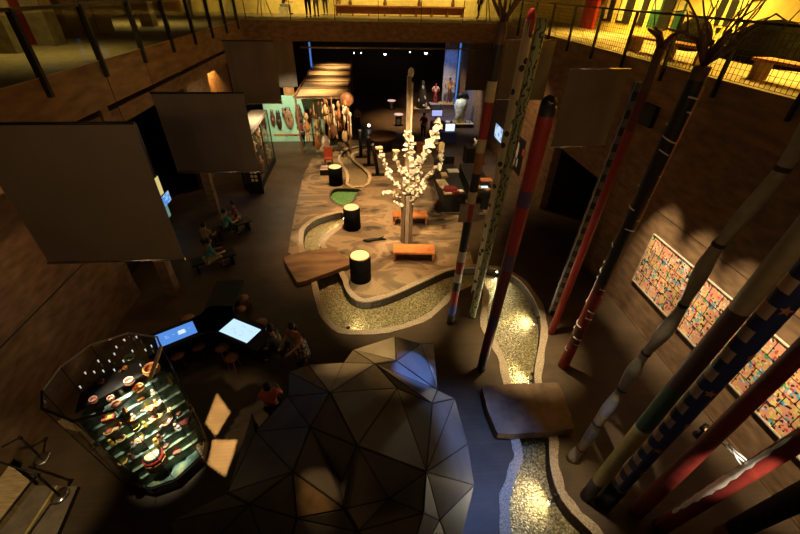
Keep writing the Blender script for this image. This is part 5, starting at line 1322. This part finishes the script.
MB().box((p.x, p.y, hz+.012), (.36, .26, .024)).build('bezel', M_black, t); MB().box((p.x, p.y, hz+.028), (.32, .22, .008)).build('display', emit('white_blue', (.6,.85,1), 1.6), t)
p = Z(477, 178, hz); t = thing('white_bottle', 'small pale bottle on the shorter black counter', 'bottle', p); MB().lathe(p, [(0,0),(.05,0),(.05,.16),(.02,.22),(.02,.28),(0,.28)], 10).build('body', mat('white_b', (.5,.48,.42), .3), t)
# dark figure case behind the banded pole and visitors' exhibits
top_item(472, 163, 0, (1.0,.8,1.0), 0, M_black, 'black_plinth', 'black plinth with a white sculpture behind the banded pole', 'plinth')
p = Vector((Z(472, 163).x, Z(472, 163).y, 1.008)); t = thing('white_sculpture', 'small bright white sculpture on the black plinth by the banded pole', 'sculpture', p)
MB().tube([p, p+Vector((.1,0,.25)), p+Vector((-.05,0,.45))], [.12,.09,.05], 8).build('body', mat('white_sc', (.75,.66,.5), .5), t); MB().sphere(p+Vector((.22,0,.35)), .09, 8, 6).build('head', mat('white_sc', (0,0,0)), t)
# posters and screen on the right wall
t = thing('wall_poster', 'black and white figure poster with red patches on the far right wall', 'poster', (8.24, 19.9, .4))
MB().bbox((8.225, 19.1, .35), (8.249, 20.75, 2.2)).build('board', M_black, t)
for (y, z, ly, lz, m_) in ((19.95,1.45,.35,.9,'pale_print'),(19.7,.85,.22,.5,'pale_print'),(20.1,.75,.2,.45,'pale_print'),(19.15,1.6,.3,.4,'poster_red'),(20.75,1.3,.25,.3,'poster_red')):
    MB().lathe((8.226, y, z), [(0, .012), (1, .010), (1, 0)], 12, axis=Vector((-1, 0, 0)))
    s_ = MB().sphere((8.222, y, z), .5, 12, 8, (.02, ly, lz)); s_.build('figure_shape' if m_ == 'pale_print' else 'red_patch', mat('poster_red', (.5,.05,.03), .6) if m_ == 'poster_red' else mat('poster_pale', (.5,.45,.4), .6), t)
p = X(498.5, 133, 8.2); t = thing('wall_screen', 'bright bluish screen on the far right wall', 'screen', (8.22, p.y, p.z-.4))
MB().bbox((8.2, p.y-.75, p.z-.45), (8.25, p.y+.75, p.z+.45)).build('bezel', M_black, t); MB().bbox((8.19, p.y-.7, p.z-.4), (8.2, p.y+.7, p.z+.4)).build('display', emit('wall_display', (.55,.75,1), 1.0, (4, (.25,.4,.7), .6)), t)

# ------------------------------------------------------------------ far hall under the bridge
def plinth(px, py, sx, sy, h, label, topm):
    g = Z(px, py); g.y += sy/2; g.x = min(g.x, 8.15-sx/2); t = thing('low_plinth', label, 'plinth', g)
    MB().box((g.x, g.y, h/2), (sx, sy, h)).build('body', mat('plinth_dark', (.06,.05,.045), .6), t); MB().box((g.x, g.y, h+.02), (sx+.06, sy+.06, .04)).build('top', topm, t); return Vector((g.x, g.y, h+.04))
M_ptop = mat('plinth_top', (.55,.38,.18), .5)
def mannequin(c, h, m1, m2, label, arms=True):
    t = thing('statue', label, 'statue', c); k = h/1.75
    J = {'p': (c+Vector((0,0,.95*k)), .14*k), 'w': (c+Vector((0,0,1.12*k)), .13*k), 'c': (c+Vector((0,0,1.34*k)), (.17*k,.11*k)), 'n': (c+Vector((0,0,1.5*k)), .055*k), 'h': (c+Vector((0,-.01,1.62*k)), .10*k), 'top': (c+Vector((0,0,1.70*k)), .07*k)}
    E_ = [('p','w'),('w','c'),('c','n'),('n','h'),('h','top')]
    for q, s_ in (('l',-1),('r',1)):
        J['s'+q] = (c+Vector((s_*.2*k,0,1.42*k)), .07*k); J['e'+q] = (c+Vector((s_*.36*k,-.02,1.22*k)), .055*k); J['a'+q] = (c+Vector((s_*.24*k,-.12*k,1.02*k)), .045*k)
        J['k'+q] = (c+Vector((s_*.10*k,0,.5*k)), .075*k); J['f'+q] = (c+Vector((s_*.11*k,0,.06*k)), .05*k); J['o'+q] = (c+Vector((s_*.12*k,-.13*k,.045*k)), .045*k)
        E_ += [('c','s'+q),('s'+q,'e'+q),('e'+q,'a'+q),('p','k'+q),('k'+q,'f'+q),('f'+q,'o'+q)]
    skin_mesh('body', J, E_, m2, t)
    S_ = {q: (J[q][0], tuple(v*1.2 for v in J[q][1]) if isinstance(J[q][1], tuple) else J[q][1]*1.2) for q in ('p','w','c','sl','el','sr','er')}
    skin_mesh('jacket', S_, [('p','w'),('w','c'),('c','sl'),('sl','el'),('c','sr'),('sr','er')], m1, t)
    MB().sphere(c+Vector((0,.02,1.68*k)), .10*k, 10, 8).build('hair', M_black, t)
pp = plinth(449,109,1.5,.9,.35,'plinth under the brown jacketed figure, with a lit orange edge', M_ptop)
mannequin(pp, 2.0, cloth('tan_jacket', (.50,.26,.11)), M_cv[2], 'tall figure in a tan jacket standing on a plinth in the far hall')
pp = plinth(435,111,.8,.7,.5,'plinth under the white figure with red sash', mat('plinth_white', (.4,.4,.42), .4))
mannequin(pp, 1.55, cloth('white_coat', (.62,.5,.45)), cloth('red_sash', (.45,.05,.06)), 'smaller figure in white and red left of the tan jacketed one')
pp = plinth(422,113,1.3,.8,.30,'low plinth carrying the dark glinting costume', mat('plinth_lit', (.55,.42,.22), .5))
t = thing('beaded_costume', 'dark standing costume with glinting pale discs left of the white figure', 'costume', pp)
MB().lathe(pp, [(0,0),(.45,.0),(.38,.8),(.30,1.3),(.16,1.7),(.14,2.0),(0,2.1)], 14).build('robe', mat('dark_robe', (.04,.035,.03), .6), t)
for k in range(10):
    a = rng.uniform(-2.6, -.5); z = rng.uniform(.2, 1.7); r = .44-.15*z
    MB().sphere(pp+Vector((r*math.cos(a), r*math.sin(a), z)), rng.uniform(.07,.13), 8, 6, (1,.5,1.3)).build('disc', mat('pale_disc', (.6,.55,.5), .3), t)
for px, py, w_, h_, e_, lb in ((437,113,.75,.4,emit('violet_screen', (.5,.55,1), .9),'violet white screen on the stand below the white figure'),(450,127.5,.62,.5,emit('monitor_white', (.72,.85,1), 1.3),'bright white monitor in front of the seated person')):
    g = Z(px, py+14); c = Yp(px, py, g.y); t = thing('exhibit_monitor', lb, 'monitor', (g.x, g.y, 0))
    MB().box((c.x, c.y, c.z), (w_+.1, .07, h_+.1)).build('bezel', M_black, t); MB().box((c.x, c.y-.038, c.z), (w_, .01, h_)).build('display', e_, t)
    MB().bbox((c.x-.06, c.y+.04, 0), (c.x+.06, c.y+.14, c.z)).build('stand', M_black, t); MB().box((c.x, c.y+.05, .02), (.5, .4, .04)).build('foot', M_black, t)
g = Z(450, 134); top_item(446, 142, 0, (1.2,.5,.72), 0, mat('blue_desk', (.08,.10,.25), .5), 'desk_top', 'blue lit desk edge before the far monitor', 'desk')
top_item(437, 134, 0, (1.0,.6,.85), 0, mat('wood_crate', (.35,.22,.10), .6), 'wooden_tray', 'wooden tray of things on the stand below the violet screen', 'tray')
top_item(421, 152, 0, (.6,.5,.6), 0, mat('orange_crate', (.5,.17,.06), .5), 'orange_box', 'small orange box on the floor behind the tree branches', 'box')
# pale green draped exhibit by the blue light
pp = plinth(472,128,1.9,.9,.25,'lit plinth with small things under the pale green exhibit', mat('plinth_warm', (.55,.36,.15), .5))
t = thing('draped_exhibit', 'pale green draped exhibit with a black animal shape on top near the blue light', 'exhibit', pp)
MB().lathe(pp+Vector((.0,.1,0)), [(0,0),(.45,0),(.34,.6),(.5,1.2),(.36,1.6),(0,1.75)], 12).build('drape', mat('pale_green_drape', (.62,.66,.55), .7, noise=.4), t)
MB().tube([pp+Vector((-.4,.1,1.75)), pp+Vector((-.1,.1,1.9)), pp+Vector((.35,.1,1.85)), pp+Vector((.55,.1,1.65))], [.08,.18,.17,.05], 10).build('animal_shape', M_black, t)
for k in range(6): MB().sphere(pp+Vector((-.7+.28*k, -.2, .08)), .07, 8, 6).build('pebble_item', M_cv[k % 4], t)
# blue lit pillars and other dark uprights
M_bluepole = emit('blue_tube', (.10,.32,1), .55)
for k, (px0, py0, px1, py1, yy, lb) in enumerate([(461,43,458,112,34.5,'right blue glowing tube in the far hall'),(309,42,308,69,33.5,'left blue glowing tube above the canopy')]):
    a, b_ = Yp(px0, py0, yy), Yp(px1, py1, yy); t = thing('blue_light_tube', lb, 'light', (a.x, yy, max(b_.z, 0)))
    MB().bbox((a.x-.06, yy-.04, max(0, b_.z)), (a.x+.06, yy+.04, min(a.z, 5.9))).build('tube', M_bluepole, t); MB().bbox((a.x-.12, yy+.04, 0), (a.x+.12, yy+.14, 5.95)).build('backing', M_black, t)
struct('wall_blue_bay', MB().bbox((7.0, 36.2, 0), (8.25, 36.4, 5.95)), mat('grey_blue_wall', (.4,.4,.42), .8))
lamp('blue_wall_lamp', 'SPOT', (7.4, 34.6, 5.7), 260, BLUE, (7.65, 36.2, 2.2), .05, 60, .9)
lamp('blue_hall_lamp', 'AREA', (7.4, 31.6, 4.6), 120, BLUE, (7.5, 31.5, 0), sx=.5, sy=1.5, spread=80)
# ceiling bar and lamps under the bridge
o = MB().tube([(-3.5, 25.9, 5.55), (7.8, 25.9, 5.55)], .045, 8).build('ceiling_rail', mat('rail_grey', (.3,.25,.18), .5), origin=(2, 25.9, 5.55)); tag(o, 'long horizontal lighting rail under the far bridge', 'rail')
for k in range(4): MB().tube([(-2.5+3.1*k, 25.9, 5.55), (-2.5+3.1*k, 25.9, 5.95)], .015, 6).build('hanger', M_metal, o)
for k, (px, py, s_) in enumerate([(354,53,.06),(361,53,.05),(385,54,.11),(410,52,.06),(426,53,.13)]):
    c = Yp(px, py, 37.5); t = thing('ceiling_spot', ['first','second','third, bright','fourth','fifth, brightest'][k]+' from the left of the white ceiling spots in the black far hall', 'spotlight', c)
    MB().sphere(c, s_, 10, 8).build('bulb', emit('spot_white', (1,.93,.85), 5), t); MB().lathe(c+Vector((0,.02,.05)), [(0,0),(s_*1.3,0),(s_,.25),(0,.25)], 10).build('housing', M_metal, t)
    MB().tube([c+Vector((0,0,.3)), (c.x, c.y, 5.95)], .02, 6).build('stem', M_metal, t)

# ------------------------------------------------------------------ light
# tree and map floor: warm ceiling spots
TX, TY = 1.5, 13.3
lamp('tree_spot', 'SPOT', (-1.2, 9.0, 9.8), 5200, WARM2, (1.5, 13.2, 3.0), .12, 32, .6)
lamp('tree_spot', 'SPOT', (4.0, 9.4, 9.8), 3200, WARM2, (1.5, 13.2, 2.8), .12, 30, .6)
lamp('map_spot', 'SPOT', (.2, 14.2, 10), 4800, WARM, (-.2, 13.6, 0), .10, 48, .9)
lamp('map_spot', 'SPOT', (-1.0, 19.5, 9.6), 5000, WARM, (-.6, 18.2, 0), .10, 46, .9)
lamp('map_spot', 'SPOT', (.8, 23.0, 5.7), 420, WARM, (0, 22.0, 0), .10, 70, .9)
lamp('bench_spot', 'SPOT', (2.4, 10.8, 9.8), 1500, WARM, (2.0, 12.6, 0), .10, 26, .8)
lamp('carving_spot', 'SPOT', (-.2, 20.6, 5.6), 1700, WARM2, (-2.2, 23.4, 1.7), .06, 52, .7)
lamp('mint_spot', 'SPOT', (-4.3, 22.6, 5.7), 1800, (1,.88,.62), (-4.3, 26.2, 1.4), .08, 62, .7)
lamp('counter_spot', 'SPOT', (4.8, 15.0, 5.9), 600, WARM2, (4.6, 17.4, 1), .06, 62, .8)
lamp('aisle_spot', 'SPOT', (5.4, 21.0, 5.9), 900, WARM2, (5.6, 20.5, 0), .08, 95, 1)
lamp('far_spot', 'SPOT', (6.2, 31.0, 5.8), 1500, (1,.75,.5), (6.6, 34.6, 1.3), .06, 55, .7)
lamp('far_spot', 'SPOT', (2.6, 30.0, 5.8), 3000, WARM, (3.2, 31.0, 0), .06, 70, 1)
lamp('far_spot', 'SPOT', (5.4, 28.6, 5.6), 1100, (.9,.85,.8), (7.6, 29.5, 1.3), .06, 55, .8)
# unseen spots added over the channel to brighten its bed
lamp('channel_fill_spot', 'SPOT', (4.6, 7.6, 10), 6500, (1,.80,.46), (4.3, 7.4, 0), .06, 24, .9)
lamp('channel_fill_spot', 'SPOT', (1.0, 8.6, 10), 5500, (1,.78,.42), (.7, 9.5, 0), .06, 27, .9)
lamp('channel_fill_spot', 'SPOT', (4.0, 3.4, 10), 3000, (1,.82,.52), (3.95, 3.5, 0), .06, 14, .9)
lamp('channel_fill_spot', 'SPOT', (-2.2, 13.4, 10), 2600, (1,.86,.55), (-2.3, 14.2, 0), .06, 12, .8)
lamp('facet_gleam_spot', 'SPOT', (-1.6, 4.2, 7.2), 420, WARM, (-.75, 2.55, 2.9), .02, 9, .9)  # added spot, stands in for the golden reflection on one facet
# gallery lights
for y in (9, 14, 19): lamp('gallery_lamp', 'AREA', (10.9, y, 10.4), 560, YEL, (11.6, y, 7), sx=.5, sy=3.5, spread=110)
for x in (-4, 1, 6): lamp('bridge_lamp', 'AREA', (x, 28.6, 10.2), 130, (1, .74, .26), (x, 30.5, 7.4), sx=3.5, sy=.5, spread=120)
lamp('gallery_left_lamp', 'AREA', (-9.6, 12, 10.4), 110, (1,.75,.28), (-10, 12, 7), sx=.6, sy=9, spread=100)
lamp('gallery_left_lamp', 'AREA', (-9.6, 21.5, 10.4), 90, (1,.75,.28), (-10, 21.5, 7), sx=.6, sy=4, spread=100)
# glass case
lamp('case_lamp', 'SPOT', (-4.30, 4.75, 6.2), 5200, (1,.93,.72), (-4.33, 4.72, .8), .03, 12.5, .7)
lamp('case_lamp', 'SPOT', (-4.9, 4.2, 4.6), 300, (1,.80,.50), (-4.35, 4.95, 2.5), .05, 30, .6)
lamp('case_lamp', 'SPOT', (-4.62, 4.5, 5.9), 1700, (1,.92,.72), (-4.5, 4.62, .8), .03, 17, 1)
# unseen projectors added to shape the light patches beside the case
def added_projector(src, corners, e, label):
    """added projector out of view whose shutters cut its beam to a four or five sided patch"""
    S = Vector(src); P = [Z(a, b_) for a, b_ in corners]; c = sum(P, Vector())/len(P)
    t = thing('added_projector', label, 'projector', S)
    lamp('added_projector_lamp', 'SPOT', S, e, (1,.72,.33), c, .0015, 13, .05)
    k = .04; n_ = len(P); I = [S.lerp(p, k) for p in P]; ci = S.lerp(c, k); O = [ci+(p-ci).normalized()*.16 for p in I]
    v = I+O+[p+Vector((0, 0, .004)) for p in I+O]; f = []
    for a in range(n_):
        b_ = (a+1) % n_; f += [(a, b_, n_+b_, n_+a), (2*n_+b_, 2*n_+a, 3*n_+a, 3*n_+b_)]
    MB().add(v, f).build('shutter', M_black, t)
    d = (c-S).normalized(); MB().lathe(S, [(0, -.25), (.16, -.25), (.17, .44), (.16, .44), (.15, -.23), (0, -.23)], 14, axis=d).build('housing', M_black, t)
added_projector((-1.2, 4.3, 10.4), [(217,393),(231,413),(216.5,437),(205.5,423)], 34000, 'unseen projector added to throw the upper light patch beside the glass case')
added_projector((-.9, 3.9, 10.4), [(213,440),(238,440),(234,455),(226,477),(208,464)], 34000, 'unseen projector added to throw the lower light patch beside the glass case')
# mural wash
for y in (8.6, 7.3, 6.0, 4.7, 3.4, 2.1): lamp('mural_lamp', 'SPOT', (6.7, y, 6.2), 1700, (1,.80,.52), (8.25, y, 1.75), .05, 31, 1)
lamp('gallery_behind_lamp', 'AREA', (0, -5.5, 9.6), 50, (1,.62,.28), (0, 10, 7.4), sx=9, sy=1.0, spread=75)
# blue light beside the pavilion, streak on the red pole
lamp('blue_spot', 'SPOT', (3.6, 4.4, 6.0), 1500, BLUE, (2.0, 4.4, .3), .10, 40, .9)
lamp('blue_spot', 'SPOT', (4.2, 6.6, 3.6), 1100, BLUE, (1.0, 5.35, 1.95), .04, 15, .5)
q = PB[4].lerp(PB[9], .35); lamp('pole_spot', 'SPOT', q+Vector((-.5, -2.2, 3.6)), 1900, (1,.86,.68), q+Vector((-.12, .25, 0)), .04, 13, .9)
lamp('roof_spot', 'SPOT', (-.3, 13.6, 7.6), 6500, (1,.60,.20), (-.2, 5.7, 2.1), .05, 13, 1)
lamp('platform_spot', 'SPOT', (-6.2, 2.6, 5.2), 420, (1,.78,.42), (-7.2, 4.0, 0), .05, 42, .6)
lamp('wall_wash', 'SPOT', (-5.2, 7.2, 6.8), 160, (1,.6,.28), (-7.7, 8.2, 1.6), .1, 70, 1)
lamp('right_wall_wash', 'SPOT', (5.6, 18.4, 5.8), 420, WARM, (8.2, 18.8, 2.2), .1, 90, 1)
lamp('bluefloor', 'SPOT', (2.2, 3.2, 6.5), 900, (.35,.5,1), (2.2, 3.6, 0), .10, 34, 1)

# dim warm light that fills the hall
wd = bpy.data.worlds.new('hall'); SC.world = wd; wd.use_nodes = True
wd.node_tree.nodes['Background'].inputs['Color'].default_value = (1, .62, .34, 1)
wd.node_tree.nodes['Background'].inputs['Strength'].default_value = .026

# ------------------------------------------------------------------ camera
cd = bpy.data.cameras.new('camera'); cam = bpy.data.objects.new('camera', cd); COL.objects.link(cam)
cd.sensor_width = 36; cd.lens = FPX*36/800; cd.clip_start = .05; cd.clip_end = 200
M4 = Matrix((RT, UP, -FW)).transposed().to_4x4(); M4.translation = EP; cam.matrix_world = M4
SC.camera = cam
SC.view_settings.view_transform = 'Standard'; SC.view_settings.look = 'None'; SC.view_settings.gamma = 1; SC.view_settings.exposure = 0
SC.view_settings.use_curve_mapping = False

SC.cycles.caustics_reflective = False; SC.cycles.caustics_refractive = False
